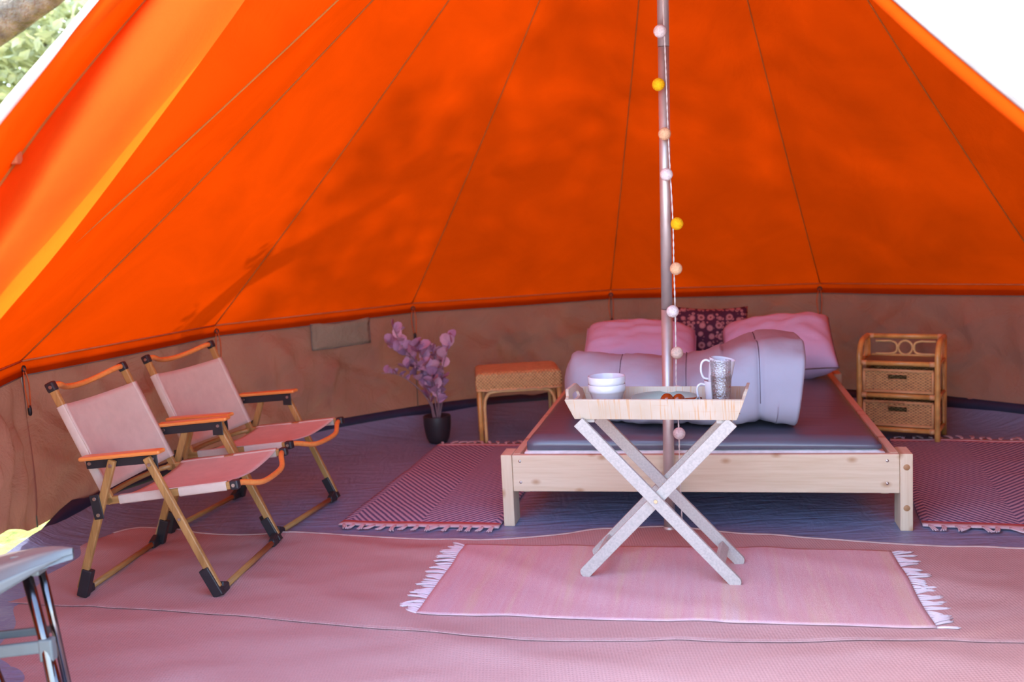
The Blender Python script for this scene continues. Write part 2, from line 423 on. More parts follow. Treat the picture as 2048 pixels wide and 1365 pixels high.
# groundsheet: flat disc, rising bathtub rim
def sheet(u, v):
    prof = [(0, 0), (1.0, 0), (2.05, 0), (2.2, .006), (2.3, .02), (2.38, .045), (2.425, .075)]
    r, z = prof[min(int(round(v * 6)), 6)]
    a = 2 * PI * u
    wob = .012 * math.sin(a * 12.29 * .5) ** 2
    z2 = z + (0 if r < 2.1 else .012 * nz(a * 5, r * 4))
    return (POLE.x + (r + wob * (r > 2.2)) * math.sin(a), POLE.y + (r + wob * (r > 2.2)) * math.cos(a), z2)
fl = struct(MB().grid(sheet, 144, 6, flip=True).build('floor', M['sheet']))
def rim(u, v):
    a = az(-3.02) + (az(5.2) - az(-3.02)) * u
    r = 2.428 + .014 * v + .006 * nz(a * 6, 2); z = .06 + (.065 * v + .008 * nz(a * 4, 5)) * min(1, u * 45)
    return (POLE.x + r * math.sin(a), POLE.y + r * math.cos(a), z)
MB().grid(rim, 120, 2).build('groundsheet_edge', M['navy'], fl, solid=.002)

# roof
ceil = struct(empty('ceiling', APEX))
OFF = Vector(APEX)
def roofpt(A, B, u, t, sagn):
    P = A.lerp(B, u)
    q = P.lerp(APEX, t)
    s = 4 * t * (1 - t)
    q.z -= .045 * s
    mid = 4 * u * (1 - u)
    inw = Vector((APEX.x - q.x, APEX.y - q.y, 0))
    if inw.length > 1e-4: inw.normalize()
    q -= inw * (.02 * mid * 4 * t * (1 - t))                      # panels puff out a little between the seams
    n_ = nz(q.x * 2.1 + 3, q.y * 2.1, q.z * 2.1) * .05 * t * (1 - t) * mid
    return q + inw * n_ - OFF
LEFT_E = [(-1.437, 2.0, .583), (-1.307, 2.1, .818), (-1.173, 2.2, 1.003), (-.991, 2.27, 1.222), (-.627, 2.5, 1.756), (-.445, 2.75, 2.134), (-.097, 3.05, 2.55)]
for k in range(-4, 5):
    A, B = corner(k), corner(k + 1)
    MB().grid(lambda u, t: roofpt(A, B, u, t * .995, 0), 14, 26).build('roof_panel', M['roof'], ceil)
# panel from the k=-4 seam to the left door edge
le = spline([(-1.56, 2.06, .70)] + [(x - .05, y + .06, z) for x, y, z in LEFT_E[1:]] + [tuple(APEX)], 26)
sm4 = [roofpt(corner(-4), corner(-3), 0, t / 26, 0) + OFF for t in range(27)]
MB().grid(lambda u, t: sm4[int(round(t * 26))].lerp(le[int(round(t * 26))], u) - OFF, 8, 26, flip=True).build('roof_panel', M['roof'], ceil)
# right front panel from the k=5 seam to the right door edge (edge leans forward off the seam line)
def redge(t):
    z = lerp(HW, 3.0, t)
    a = math.radians(lerp(162.4, 186, min(1, (z - HW) / 1.85)))
    c = POLE.lerp(Vector((APEX.x, APEX.y, 0)), t); r = RW * (1 - t)
    return Vector((c.x + r * math.sin(a), c.y + r * math.cos(a), z))
sm5 = [roofpt(corner(5), corner(6), 0, t / 26, 0) + OFF for t in range(27)]
MB().grid(lambda u, t: sm5[int(round(t * 26))].lerp(redge(t), u) - OFF, 8, 26).build('roof_panel', M['roof'], ceil)
# unseen panel added across the door top to keep sun off the floor
def sun_block(u, v):
    j = int(round(lerp(16, 26, v))); a_ = le[j]; b_ = redge(j / 26)
    m_ = a_.lerp(b_, u); o_ = Vector((m_.x - APEX.x, m_.y - APEX.y, 0)); o_ = o_.normalized() if o_.length > .01 else Vector((0, -1, 0))
    return m_ + o_ * (.25 * 4 * u * (1 - u) * (1 - v)) - OFF
MB().grid(sun_block, 14, 9).build('sun_block_panel', M['roof'], ceil)
# seams along the panel joints
for k in range(-4, 6):
    A = corner(k)
    pts = [roofpt(A, A, 0, t / 24 * .99, 0) + (Vector((APEX.x - A.x, APEX.y - A.y, -.9)).normalized() * .003) for t in range(25)]
    MB().tube(pts, .0032, 5).build('seam', M['seam'], ceil)
# orange valance strip + piping where roof meets wall, wall panels
def wallpt(k, h, top=HW - .025):
    k0 = math.floor(k + 1e-6); t = k - k0; mid = 4 * t * (1 - t)
    b = corner(k, 2.452, .085); tp = wtop(k)
    q = Vector((lerp(b.x, tp.x, h), lerp(b.y, tp.y, h), lerp(.085, top, h)))
    rad = Vector((q.x - POLE.x, q.y - POLE.y, 0)).normalized()
    d1 = .5 + .5 * math.sin(9 * (t * 1.2 + h * 1.0) + 2.1 * k0); d2 = .5 + .5 * math.sin(15 * (t - h * .7) + k0 * 1.7)
    amp = (.030 * d1 ** 3 + .018 * d2 ** 4 + .03 * nz(q.x * 5, q.y * 5, q.z * 3) + .018 * nz(q.x * 13, q.y * 13, q.z * 6))
    cr_ = (1 - abs(nz(t * 4.2 + h * 1.6 + k0 * 3.1, (t - h) * 1.3, 7))) ** 9 + .7 * (1 - abs(nz(t * 2.2 - h * 2.0 + k0 * 1.7, (t + h) * 1.1, 17))) ** 9
    amp = amp * 1.2 - .038 * cr_
    amp *= mid ** .6 * max(0, math.sin(PI * h)) ** .7
    return q + rad * amp
walls = {}
for nm, ks in (('wall_left', (-4, -3)), ('wall_back', (-2, -1, 0)), ('wall_right', (1, 2, 3, 4))):
    wl = struct(empty(nm, corner(ks[len(ks) // 2], RW, 0))); walls[nm] = wl; O = Vector(wl.location)
    for k in ks:
        def wf(u, v, k=k, O=O):
            q = wallpt(k + min(u, .9999), v)
            if k == -4:                                   # this panel's foot is hitched up off the ground
                lift = .055 * max(0, math.sin(PI * min(1, max(0, (u - .66) / .30)))) * (1 - v) ** 4
                q.z += lift
                gather = .022 * math.sin(u * 60 + 3 * v) * (1 - v) ** .6 * min(1, v * 6 + .2) * (u > .2)
                rad = Vector((q.x - POLE.x, q.y - POLE.y, 0)).normalized(); q += rad * gather
            return q - O
        MB().grid(wf, 64, 34).build('wall_panel', M['wall'], wl)
        def vf(u, v, k=k, O=O):
            q = wtop(k + min(u, .9999)); rad = Vector((POLE.x - q.x, POLE.y - q.y, 0)).normalized()
            q.z = lerp(HW + .004, HW - .056 - .004 * math.sin(PI * u), v); return q + rad * (.004 + .004 * v) - O
        MB().grid(vf, 12, 2).build('valance_strip', M['roof'], wl)
        a0, b0 = corner(k), corner(k + 1); iv = Vector((POLE.x - (a0.x + b0.x) / 2, POLE.y - (a0.y + b0.y) / 2, 0)).normalized() * .009
        MB().tube([a0 + iv - O, a0.lerp(b0, .5) + iv - O, b0 + iv - O], .0035, 5).build('hem_piping', M['hemseam'], wl)
        MB().tube([vf(i / 8, 1) + iv * .3 for i in range(9)], .0026, 5).build('hem_piping', M['greyseam'], wl)
        # corner seam, grommet, cord loop and toggle
        c = corner(k); inn = Vector((POLE.x - c.x, POLE.y - c.y, 0)).normalized(); sd_ = Vector((inn.y, -inn.x, 0))
        MB().tube([wallpt(k, h) + inn * .004 - O for h in (0, .3, .6, 1)], .005, 6, flat=.5).build('corner_seam', M['greyseam'], wl)
        g = c + inn * .014; g.z = HW - .03
        ring = [g + (sd_ * math.cos(a) + Vector((0, 0, 1)) * math.sin(a)) * .011 - O for a in [2 * PI * i / 12 for i in range(12)]]
        MB().tube(ring, .0035, 6, closed=True).build('grommet', M['black'], wl)
        ln = .155
        lp = spline([g + sd_ * -.004, g + sd_ * -.013 + inn * .006 - Vector((0, 0, .06)), g + sd_ * -.006 + inn * .006 - Vector((0, 0, ln)), g + sd_ * .004 + inn * .006 - Vector((0, 0, ln)), g + sd_ * .016 + inn * .006 - Vector((0, 0, .07)), g + sd_ * .004], 20)
        tc = MB().tube([p - O for p in lp], .0026, 5).build('toggle_cord', M['cord_o'], wl)
        tp = g + inn * .006 - Vector((0, 0, ln)) - O
        MB().tube([tp + Vector((0, 0, .012)), tp, tp - Vector((0, 0, .022)), tp - Vector((0, 0, .028))], [.005, .008, .0075, .004], 8).build('toggle', M['black'], tc)
O = Vector(walls['wall_left'].location)
def wle(u, v):
    a_ = corner(-4, 2.45, .03).lerp(Vector((-1.70, 1.78, .02)), u); b_ = corner(-4).lerp(Vector((-1.58, 2.02, .74)), u)
    return a_.lerp(b_, v) - O
MB().grid(wle, 10, 8).build('wall_panel', M['wall'], walls['wall_left'])
# wall pocket on the panel left of the plant
wb = walls['wall_back']; O = Vector(wb.location)
def pk(u, v):
    q = wallpt(-2 + lerp(.44, .745, u), .98); rad = Vector((POLE.x - q.x, POLE.y - q.y, 0)).normalized()
    z = lerp(.69, .545, v) - .012 * math.sin(PI * u) * (1 - v) + .006 * nz(u * 4, v * 4)
    q.z = z
    return q + rad * (.012 + .02 * math.sin(PI * u) * (1 - .6 * v) + .006 * nz(u * 6, v * 5)) - O
MB().grid(pk, 16, 8).build('wall_pocket', M['pocket'], wb, solid=.003)
for (u0, v0, u1, v1) in ((0, 0, 0, 1), (1, 0, 1, 1), (0, 1, 1, 1)):
    MB().tube([Vector(pk(lerp(u0, u1, i / 6), lerp(v0, v1, i / 6))) for i in range(7)], .003, 5).build('pocket_seam', M['greyseam'], wb)

# left door flap: drawn outwards and folded, lofted through its fold lines
FL = dict(
 R0=[(-1.098, 1.6, 1.09), (-1.043, 1.75, 1.256), (-.966, 1.9, 1.434), (-.937, 2.05, 1.56), (-.894, 2.2, 1.7), (-.713, 2.5, 2.072), (-.236, 2.95, 2.538)],
 R1=[(-1.109, 1.61, 1.056), (-1.052, 1.76, 1.228), (-.974, 1.91, 1.408), (-.933, 2.06, 1.547), (-.878, 2.21, 1.702), (-.698, 2.51, 2.069), (-.226, 2.96, 2.54)],
 M=[(-1.153, 1.66, .983), (-1.084, 1.8, 1.167), (-1.001, 1.95, 1.359), (-.945, 2.1, 1.515), (-.837, 2.24, 1.707), (-.639, 2.55, 2.08), (-.195, 2.98, 2.548)],
 Z=[(-1.4, 2.0, .864), (-1.275, 2.1, 1.083), (-1.138, 2.2, 1.31), (-1.028, 2.3, 1.498), (-.858, 2.45, 1.756), (-.611, 2.7, 2.125), (-.17, 3.05, 2.568)],
 K=[(-1.312, 1.85, .757), (-1.199, 1.95, .966), (-1.072, 2.05, 1.193), (-.957, 2.12, 1.386), (-.792, 2.32, 1.723), (-.558, 2.62, 2.119), (-.153, 3.0, 2.547)],
 K2=[(-1.343, 1.88, .679), (-1.213, 1.96, .903), (-1.087, 2.06, 1.108), (-.941, 2.14, 1.317), (-.699, 2.36, 1.727), (-.495, 2.66, 2.124), (-.125, 3.02, 2.546)],
 E=LEFT_E)
low = dict(R0=(-1.3, 1.35, .1), R1=(-1.31, 1.36, .08), M=(-1.38, 1.42, .08), Z=(-1.7, 1.75, .06), K=(-1.6, 1.6, .05), K2=(-1.62, 1.66, .05), E=(-1.66, 1.82, .05))
flp = struct(empty('door_1', (-1.5, 1.6, 0))); O = Vector(flp.location)
L = {k: spline([low[k]] + v, 40) for k, v in FL.items()}
def loft(names, name, mat, n=6, bulge=0):
    rows = [L[n_] for n_ in names]
    def fn(u, v):
        j = int(round(v * 40)); return spline([r[j] for r in rows], 24)[int(round(u * 24))] - O
    return MB().grid(fn, 24, 40).build(name, mat, flp)
loft(['R1', 'M', 'Z'], 'outer_fold', M['roof'])
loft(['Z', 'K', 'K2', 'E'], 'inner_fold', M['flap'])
MB().grid(lambda u, v: L['R0'][int(round(v * 40))].lerp(L['R1'][int(round(v * 40))], u) - O, 2, 40).build('edge_binding', M['cream'], flp, solid=.006)
MB().tube([p - O + Vector((.004, -.008, 0)) for p in L['Z']], .005, 6).build('zip', M['seam'], flp)
zt = L['Z'][19] - O
MB().box(zt.x - .012, zt.x + .018, zt.y - .05, zt.y - .02, zt.z - .02, zt.z + .01).build('zip_pull', M['hemseam'], flp, bevel=.004)

# right door edge: rolled canvas and the white outer cover
drr = struct(empty('door_2', redge(0) * 1)); O = Vector(drr.location)
ed = [redge(t / 40) for t in range(40)]
inn = Vector((-.75, .2, -.62)).normalized()
MB().tube([p + inn * .015 - O for p in ed], [.0125 + .002 * nz(i * .3, 4) for i in range(40)], 10).build('rolled_flap', M['roof'], drr)
MB().tube([p + inn * .002 + Vector((0, -.012, 0)) - O for p in ed], .0045, 6).build('zip', M['greyseam'], drr)
for i in (9,):
    q = ed[i] + inn * .02 - O
    MB().tube([q + Vector((-.03, 0, -.02)), q + Vector((-.012, -.02, 0)), q + Vector((.012, -.02, .012)), q + Vector((.02, 0, .02))], .005, 6).build('tie_tape', M['pinkband'], drr)
cov = tag(empty('outer_cover', corner(5, RW, 0)), 'white canvas outer cover over the front right of the tent roof', 'tent cover'); O = Vector(cov.location)
def cv(u, t):
    j = int(round(t * 26))
    if u < .5: q = corner(4).lerp(APEX, j / 26).lerp(sm5[j], u * 2)
    else: q = sm5[j].lerp(redge(j / 26), u * 2 - 1)
    out = Vector((q.x - lerp(POLE.x, APEX.x, t), q.y - POLE.y, .0)); out = out.normalized() if out.length > .01 else Vector((0, -1, 0))
    return q + (out * .7 + Vector((0, 0, .7))) * (.012 + .01 * nz(q.x * 3, q.z * 3)) + out * .03 * (1 - u) - O
MB().grid(cv, 16, 26).build('cover_panel', M['cover'], cov, solid=.003)
MB().tube([Vector(cv(1, t / 26)) for t in range(26)], .0055, 6).build('cover_hem', M['cream'], cov)
# right hand front wall piece, below the door edge
wr = walls['wall_right']; O = Vector(wr.location)
def wre(u, v):
    a = lerp(az(5), math.radians(162), u); r = 2.45
    return Vector((POLE.x + r * math.sin(a), POLE.y + r * math.cos(a), lerp(.08, HW, v))) - O
MB().grid(wre, 8, 6).build('wall_panel', M['wall'], wr)

# ------------------------------------------------------------------ pole and string of cotton balls
pl = tag(empty('tent_pole', POLE - Vector((0, .016, 0))), 'silvery metal centre pole holding up the orange tent roof', 'tent pole')
def pp(z, d=0): return Vector((.0188 * z, 0, z + d))
MB().tube([pp(.012), pp(.83)], .0205, 24).build('lower_section', M['alu'], pl)
MB().tube([pp(.832), pp(1.757)], .0198, 24).build('middle_section', M['alu'], pl)
MB().tube([pp(1.759), pp(2.93)], .0205, 24).build('upper_section', M['alu'], pl)
MB().lathe([(.001, 0), (.024, 0), (.0245, .004), (.0225, .012), (.0225, .02), (.0207, .02)], 20).build('foot_cap', M['alu'], pl)
st = tag(empty('string_lights', (.59, 3.44, .01)), 'string of round cotton ball lights hanging down the tent pole', 'string lights'); O = Vector(st.location)
cd = [(.59, 3.452, 2.6), (.583, 3.45, 1.92), (.584, 3.447, 1.745), (.585, 3.447, 1.62), (.586, 3.449, 1.48), (.588, 3.447, 1.35), (.592, 3.442, 1.15), (.590, 3.438, 1.0), (.590, 3.438, .87), (.588, 3.436, .69), (.586, 3.438, .56), (.59, 3.438, .38), (.589, 3.44, .26), (.592, 3.44, .06), (.60, 3.42, .012), (.63, 3.43, .012)]
cp = spline(cd, 240)
ca, cb = [], []
for i, p in enumerate(cp):
    a = i * 1.05; ca.append(p - O + Vector((math.cos(a), math.sin(a), 0)) * .0015); cb.append(p - O - Vector((math.cos(a), math.sin(a), 0)) * .0015)
MB().tube(ca, .0015, 4).tube(cb, .0015, 4).build('twisted_cord', M['cordw'], st)
bm_ = MB().sphere((0, 0, 0), .0225, 20, 12)
bmesh_by = {}
for x, z, c in ((.566, 1.803, 'b_white'), (.555, 1.623, 'b_yellow'), (.571, 1.453, 'b_peach'), (.573, 1.312, 'b_white'), (.605, 1.138, 'b_yellow'), (.597, .979, 'b_peach'), (.58, .827, 'b_white'), (.591, .676, 'b_cream'), (.588, .535, 'b_white'), (.59, .38, 'b_white')):
    if c not in bmesh_by:
        me = bm_.mesh('cotton_ball'); me.materials.append(M[c]); bmesh_by[c] = me
    o = link('cotton_ball', bmesh_by[c], st); yb = 3.428 if z > .6 else 3.425
    lean = .0188 * z + .552
    o.location = Vector((x, 3.434 if abs(x - lean) < .04 else 3.44, z)) - O
    o.rotation_euler = (random.random() * 3, random.random() * 3, 0)

st.location.y -= .016
# ------------------------------------------------------------------ carpets and rugs
def poly(pts, s):
    n = len(pts) - 1; t = s * n; k = min(int(t), n - 1); return Vector(pts[k]).lerp(Vector(pts[k + 1]), t - k)
BK = spline([(-1.735, 3.50, 0), (-1.593, 3.819, 0), (-1.2, 3.68, 0), (-.742, 3.6, 0), (-.40, 3.50, 0), (-.082, 3.438, 0), (.255, 3.475, 0), (.537, 3.49, 0), (.823, 3.352, 0), (1.34, 3.163, 0), (1.66, 3.064, 0), (2.35, 2.86, 0)], 60)
SM = spline([(-1.76, 3.05, 0), (-1.2, 2.93, 0), (-.585, 2.739, 0), (-.077, 2.574, 0), (.602, 2.478, 0), (1.298, 2.39, 0), (2.3, 2.2, 0)], 60)
FR = spline([(-1.7, 1.6, 0), (-.6, 1.2, 0), (.6, 1.08, 0), (1.8, 1.35, 0), (2.45, 1.9, 0)], 60)
def hgt(x, y):
    d = (x * .55 + y * .83); e = (x * .83 - y * .55)
    w1 = max(0, math.sin(d * 13 + 2.2 * nz(e * 1.2, d * .8))) ** 3; w2 = max(0, math.sin(e * 11 + 3 * nz(d * 1.1, e, 3))) ** 4
    mask = .5 + .5 * nz(x * .9 + 5, y * .9)
    return .006 + .011 * w1 * mask + .008 * w2 * (1 - mask) + .004 * nz(x * 3, y * 3)
def strip(A, B, lift=0):
    def fn(u, v):
        q = A[int(round(u * 60))].lerp(B[int(round(u * 60))], v); q.z = max(.003, hgt(q.x, q.y)) + lift; return q
    return fn
def strip2(A, B, lift, O, nu=150):
    def fn(u, v):
        t = u * 60; k = min(int(t), 59); q = A[k].lerp(A[k + 1], t - k).lerp(B[k].lerp(B[k + 1], t - k), v)
        q.z = max(.003, hgt(q.x, q.y)) + lift; return q - O
    return fn
O = Vector((.3, 2.9, 0))
c1 = tag(empty('carpet', O), 'dusty pink ribbed carpet strip under the folding chairs and the tray table', 'carpet', None)
f1 = strip2(BK, SM, .003, O)
MB().grid(f1, 150, 60, flip=True).build('carpet_sheet', M['carpet'], c1, solid=.003)
MB().tube([f1(i / 150, 0) + Vector((0, 0, .001)) for i in range(10, 151)], .007, 6, flat=.5).build('hem', M['carpethem'], c1)
MB().tube([f1(i / 150, 1) + Vector((0, 0, .0005)) for i in range(151)], .004, 6, flat=.5).build('hem', M['carpet'], c1)
MB().tube([f1(0, i / 30) + Vector((0, 0, .001)) for i in range(31)], .007, 6, flat=.5).build('hem', M['carpethem'], c1)
O = Vector((.3, 1.9, 0))
c2 = tag(empty('carpet', O), 'dusty pink ribbed carpet strip nearest the doorway, in the foreground', 'carpet', None)
SM2 = [p + Vector((-.02, .05, 0)) for p in SM]; SM2[0] += Vector((-.08, .0, 0)); SM2[1] += Vector((-.06, .0, 0))
MB().grid(strip2(SM2, FR, -.001, O), 150, 60, flip=True).build('carpet_sheet', M['carpet'], c2, solid=.002)

def tassel_mesh(name, mat, ln, rad, bend, strands=3):
    mb = MB()
    for k in range(strands):
        a = (k - (strands - 1) / 2) * rad * .9
        pts = [Vector((a * .4, 0, rad)), Vector((a, -ln * .35, rad + rad * .4)), Vector((a * 1.3 + bend * .5, -ln * .7, rad * 1.0)), Vector((a * 1.7 + bend, -ln * (1 - .08 * abs(k - 1)), rad * .7))]
        mb.tube(spline(pts, 5), [rad * .7, rad * .62, rad * .6, rad * .6, rad * .55, rad * .4], 5)
    me = mb.mesh(name); me.materials.append(mat); return me
def rug(name, loc, rz, wd, ln, mat, label, cat, ends, edge, zf, group=None, z0=.004):
    r = tag(empty(name, (loc[0], loc[1], 0), rz), label, cat, group)
    Mi = Matrix.Translation(Vector((loc[0], loc[1], 0))) @ Matrix.Rotation(rz, 4, 'Z')
    def fn(u, v, w0=-wd / 2, w1=wd / 2, l0=-ln / 2, l1=ln / 2, dz=0):
        x = lerp(w0, w1, u); y = lerp(l0, l1, v); p = Mi @ Vector((x, y, 0))
        x += .008 * nz(y * 3, 1 if x < 0 else 9) if abs(x) > wd * .45 else 0
        y += .008 * nz(x * 4, 3 if y < 0 else 8) if abs(y) > ln * .45 else 0
        return Vector((x, y, zf(p.x, p.y) + dz))
    return r, fn

# pink runner in front of the bed, under the tray table
zr = lambda x, y: max(.003, hgt(x, y)) + .0085 + .003 * max(0, nz(x * 6, y * 4, 2))
r1, fn = rug('pink_rug', (.452, 2.935), -.195, 1.47, .625, None, 'pale pink woven runner rug with white fringe under the tray table', 'rug', None, None, zr)
MB().grid(lambda u, v: fn(u, v), 110, 50).build('rug_weave', M['runner'], r1, solid=.005)
for v in (0, 1):
    MB().tube([fn(i / 90, v) for i in range(91)], .0022, 5).build('selvedge', M['pinkband'], r1)
tm = [tassel_mesh('tassel', M['tassel_w'], .055 + .012 * i, .0034, .01 * (i - 1), 3) for i in range(3)]
for side in (-1, 1):
    for i in range(42):
        v = (i + .5) / 42; q = fn(0 if side < 0 else 1, v)
        o = link('tassel', random.choice(tm), r1); o.location = (q.x - side * .004, q.y, q.z - .008)
        o.rotation_euler = (-.07, 0, side * PI / 2 + random.uniform(-.35, .35) + side * .25 * math.sin(i * .8))

# striped chevron rugs on both sides of the bed
tp3 = [tassel_mesh('tassel', M['tassel_p'], .055 + .008 * i, .0055, .016 * (i - 1), 3) for i in range(3)]
def chevrug(loc, rz, label):
    zc = lambda x, y: .006 + .006 * max(0, nz(x * 2.5, y * 3.5, 1)) + .004 * max(0, nz(x * 8, y * 8, 5))
    r, fn = rug('striped_rug', loc, rz, .66, 1.37, None, label, 'rug', None, None, zc, 'striped rugs beside the bed')
    yb = .685 - .028
    MB().grid(lambda u, v: fn(u, v, l0=-yb, l1=yb), 40, 80).build('rug_weave', M['chevron'], r, solid=.005)
    for s in (-1, 1):
        MB().grid(lambda u, v: fn(u, v, l0=s * (yb - .008), l1=s * (yb + .008), dz=.0012), 40, 2, flip=s < 0).build('stripe_band', M['redband'], r, solid=.003)
        MB().grid(lambda u, v: fn(u, v, l0=s * (yb + .006), l1=s * .708, dz=.001), 40, 2, flip=s < 0).build('end_band', M['pinkband'], r, solid=.005)
        for i in range(15):
            u = (i + .5) / 15; q = fn(u, 0, l0=s * .703, l1=s * .703)
            o = link('tassel', random.choice(tp3), r); o.location = (q.x, q.y, q.z - .004)
            o.rotation_euler = (-.06 if s < 0 else -.06, 0, (0 if s < 0 else PI) + random.uniform(-.5, .5))
    return r
chevrug((-.255, 4.345), -.222, 'mauve and navy striped rug with fringe between chairs and bed')
chevrug((1.975, 3.935), -.30, 'mauve and navy striped rug with fringe right of the bed')

# ------------------------------------------------------------------ bed
BY = .2016
bedM = Matrix.Translation((.6675, 3.4746, 0)) @ Matrix.Rotation(-BY, 4, 'Z')
bed = tag(empty('bed_frame', (.6675, 3.4746, 0), -BY), 'low pale pine bed frame with square posts in the tent', 'bed')
PH, PW, PD, BL = .284, .043, .113, 1.92
for sx in (-1, 1):
    for y0 in (0, BL - PD):
        x0 = sx * .75; x1 = sx * (.75 - PW)
        lg = MB().box(min(x0, x1), max(x0, x1), y0, y0 + PD, 0, PH).build('leg', M['pine_z'], bed, bevel=.003)
        if y0 == 0:
            for z in (.085, .235) if sx > 0 else ():
                MB().lathe([(.0001, .0006), (.011, .0006), (.0115, 0)], 14, (sx * (.75 - PW / 2), 0, z), Matrix.Rotation(PI / 2, 3, 'X')).build('wood_plug', M['plug'], lg)
    xi = .75 - PW - .0005
    MB().box(min(sx * xi, sx * (xi - .03)), max(sx * xi, sx * (xi - .03)), .03, BL - .035, PH - .143, PH - .001).build('side_rail', M['pine_y'], bed, bevel=.003)
fr = MB().box(-.75 + PW + .001, .75 - PW - .001, .004, .03, PH - .145, PH - .002).build('front_rail', M['pine_x'], bed, bevel=.003)
MB().box(-.75 + PW + .001, .75 - PW - .001, BL - .034, BL - .006, PH - .145, PH - .002).build('back_rail', M['pine_x'], bed, bevel=.003)
for x in (-.676, .664):
    for z in (.175, .258):
        MB().lathe([(.0001, .002), (.004, .002), (.0055, 0)], 12, (x, .004, z), Matrix.Rotation(PI / 2, 3, 'X')).build('screw', M['steel'], fr)
for i in range(9):
    y = .12 + i * .2; MB().box(-.672, .672, y, y + .09, .150, .165).build('slat', M['pine_x'], bed)
for sx in (-1, 1):
    MB().box(min(sx * .676, sx * .65), max(sx * .676, sx * .65), .05, BL - .05, .125, .1495).build('slat_support', M['pine_y'], bed)

def rbox(x0, x1, y0, y1, z0, z1, crown=0, rad=.03, n=36, nv=10, tilt=0):
    # soft slab: superellipse plan loops stacked
    mb = MB(); rings = []
    prof = [(0, 0)] + [(math.sin(a) * 0 + rad * (1 - math.cos(a)), rad * (1 - math.sin(a))) for a in ()]
    def ring(ins, z):
        vs = []
        hx, hy = (x1 - x0) / 2 - ins, (y1 - y0) / 2 - ins; cx, cy = (x0 + x1) / 2, (y0 + y1) / 2; rc = max(.004, .05 - ins)
        per = 12
        for q, (sx, sy) in enumerate(((1, 1), (-1, 1), (-1, -1), (1, -1))):
            for i in range(per + 1):
                a = q * PI / 2 + i / per * PI / 2
                vs.append((cx + sx * (hx - rc) + rc * math.cos(a), cy + sy * (hy - rc) + rc * math.sin(a), z))
        return vs
    return ring
mt = tag(empty('mattress', bedM @ Vector((0, .95, .166)), -BY), 'dark vinyl covered mattress on the pine bed', 'mattress')
def slab(z0, z1, hx, y0, y1, rad, crown, name, mat, tiltx=0):
    # closed soft slab as top grid + sides
    nu, nv = 48, 60
    def top(u, v):
        U = 2 * u - 1; V = 2 * v - 1
        e = min(1 - abs(U), 1.0) * hx; g = (1 - abs(V)) * (y1 - y0) / 2
        d = min(e, g); drop = 0
        if d < rad: drop = rad - math.sqrt(max(0, rad * rad - (rad - d) ** 2))
        z = z1 - drop + crown * (1 - U ** 4) * (1 - V ** 6) + tiltx * U + .003 * nz(U * 3, V * 4, 3)
        return Vector((U * hx, lerp(y0, y1, v), z))
    mb = MB(); mb.grid(top, nu, nv)
    edge = [top(i / nu, 0) for i in range(nu + 1)] + [top(1, j / nv) for j in range(1, nv + 1)] + [top(1 - i / nu, 1) for i in range(1, nu + 1)] + [top(0, 1 - j / nv) for j in range(1, nv)]
    lowr = [Vector((p.x, p.y, z0)) for p in edge]; m = len(edge)
    mb.add(edge + lowr, [(i, m + i, m + (i + 1) % m, (i + 1) % m) for i in range(m)], True)
    mb.add(lowr, [tuple(reversed(range(m)))])
    return mb.build(name, mat, mt, weld=True)
slab(.126 + .0, .172, .652, -.905, .925, .022, .012, 'cover', M['mattress'], -.008)
slab(.0, .1255, .662, -.915, .93, .008, 0, 'base', M['white_fab'], -.002)

# duvet: lumpy folded quilt lying across the foot half
def duvet():
    dv = tag(empty('duvet', bedM @ Vector((-.08, .5, .345)), -BY), 'rolled grey lilac quilted duvet lying across the bed', 'duvet')
    seams = [-.30, -.04, .235]
    def srf(u, a):
        # u along bed width 0..1, a around cross-section 0..1 (starts at the front bottom)
        x = lerp(-.56, .395, u); th = a * 2 * PI
        front = .13 + .22 * max(0, (-.2 - x) / .36) ** 1.3 - .02 * math.sin((x + .1) * 3)
        back = .86 - .05 * u + .02 * math.sin(u * 7)
        q_ = max(0, min(1, (x + .0) / .28)); hgt_ = .245 + .075 * q_ * q_ * (3 - 2 * q_) + .010 * math.sin(x * 9)
        endt = min(1, (1 - abs(2 * u - 1)) * (6 if u < .5 else 45)); ends = math.sqrt(max(0, 1 - (1 - endt) ** 2))
        d = min(abs(x - s) for s in seams); pin = 1 - .035 * math.exp(-(d / .010) ** 2)
        c = math.cos(th); s = math.sin(th); ex = .45
        yy = (abs(c) ** ex) * (1 if c > 0 else -1); zz = (abs(s) ** .6) * (1 if s > 0 else -1)
        puff = 1 + .035 * (1 - math.exp(-(d / .05) ** 2))
        cy = (front + back) / 2; hy = (back - front) / 2 * (.45 + .55 * ends)
        y = cy - yy * hy * pin * puff
        z = .5 * hgt_ * (1 + zz * ends * pin * puff)
        z += .016 * nz(x * 6, y * 6, 1) + .008 * nz(x * 16, y * 14, 4)
        if zz > 0: z += -.05 * max(0, (y - .45)) * zz
        if zz > 0 and -.52 < x < .1: z += .02 * math.sin((y - .2) * 9) * zz * ends
        if u in (0, 1): z = .5 * hgt_ + 0; y = cy - yy * hy * .98
        z = max(z, .002 + .006 * (a % .5))
        return Vector((x + .08 + (.02 * zz if u > .9 else 0), y - .5, z))
    ob = MB().grid(lambda u, a: srf(u, a), 130, 64, flip=True).build('quilted_shell', M['duvet'], dv, weld=True)
    for s in seams:
        u = (s + .56) / .955
        pts = [srf(u, (i / 40 * .62 - .03) % 1) for i in range(41)]
        MB().tube(pts, .0025, 4).build('stitch_line', M['duvet_seam'], dv)
    return dv
duvet()

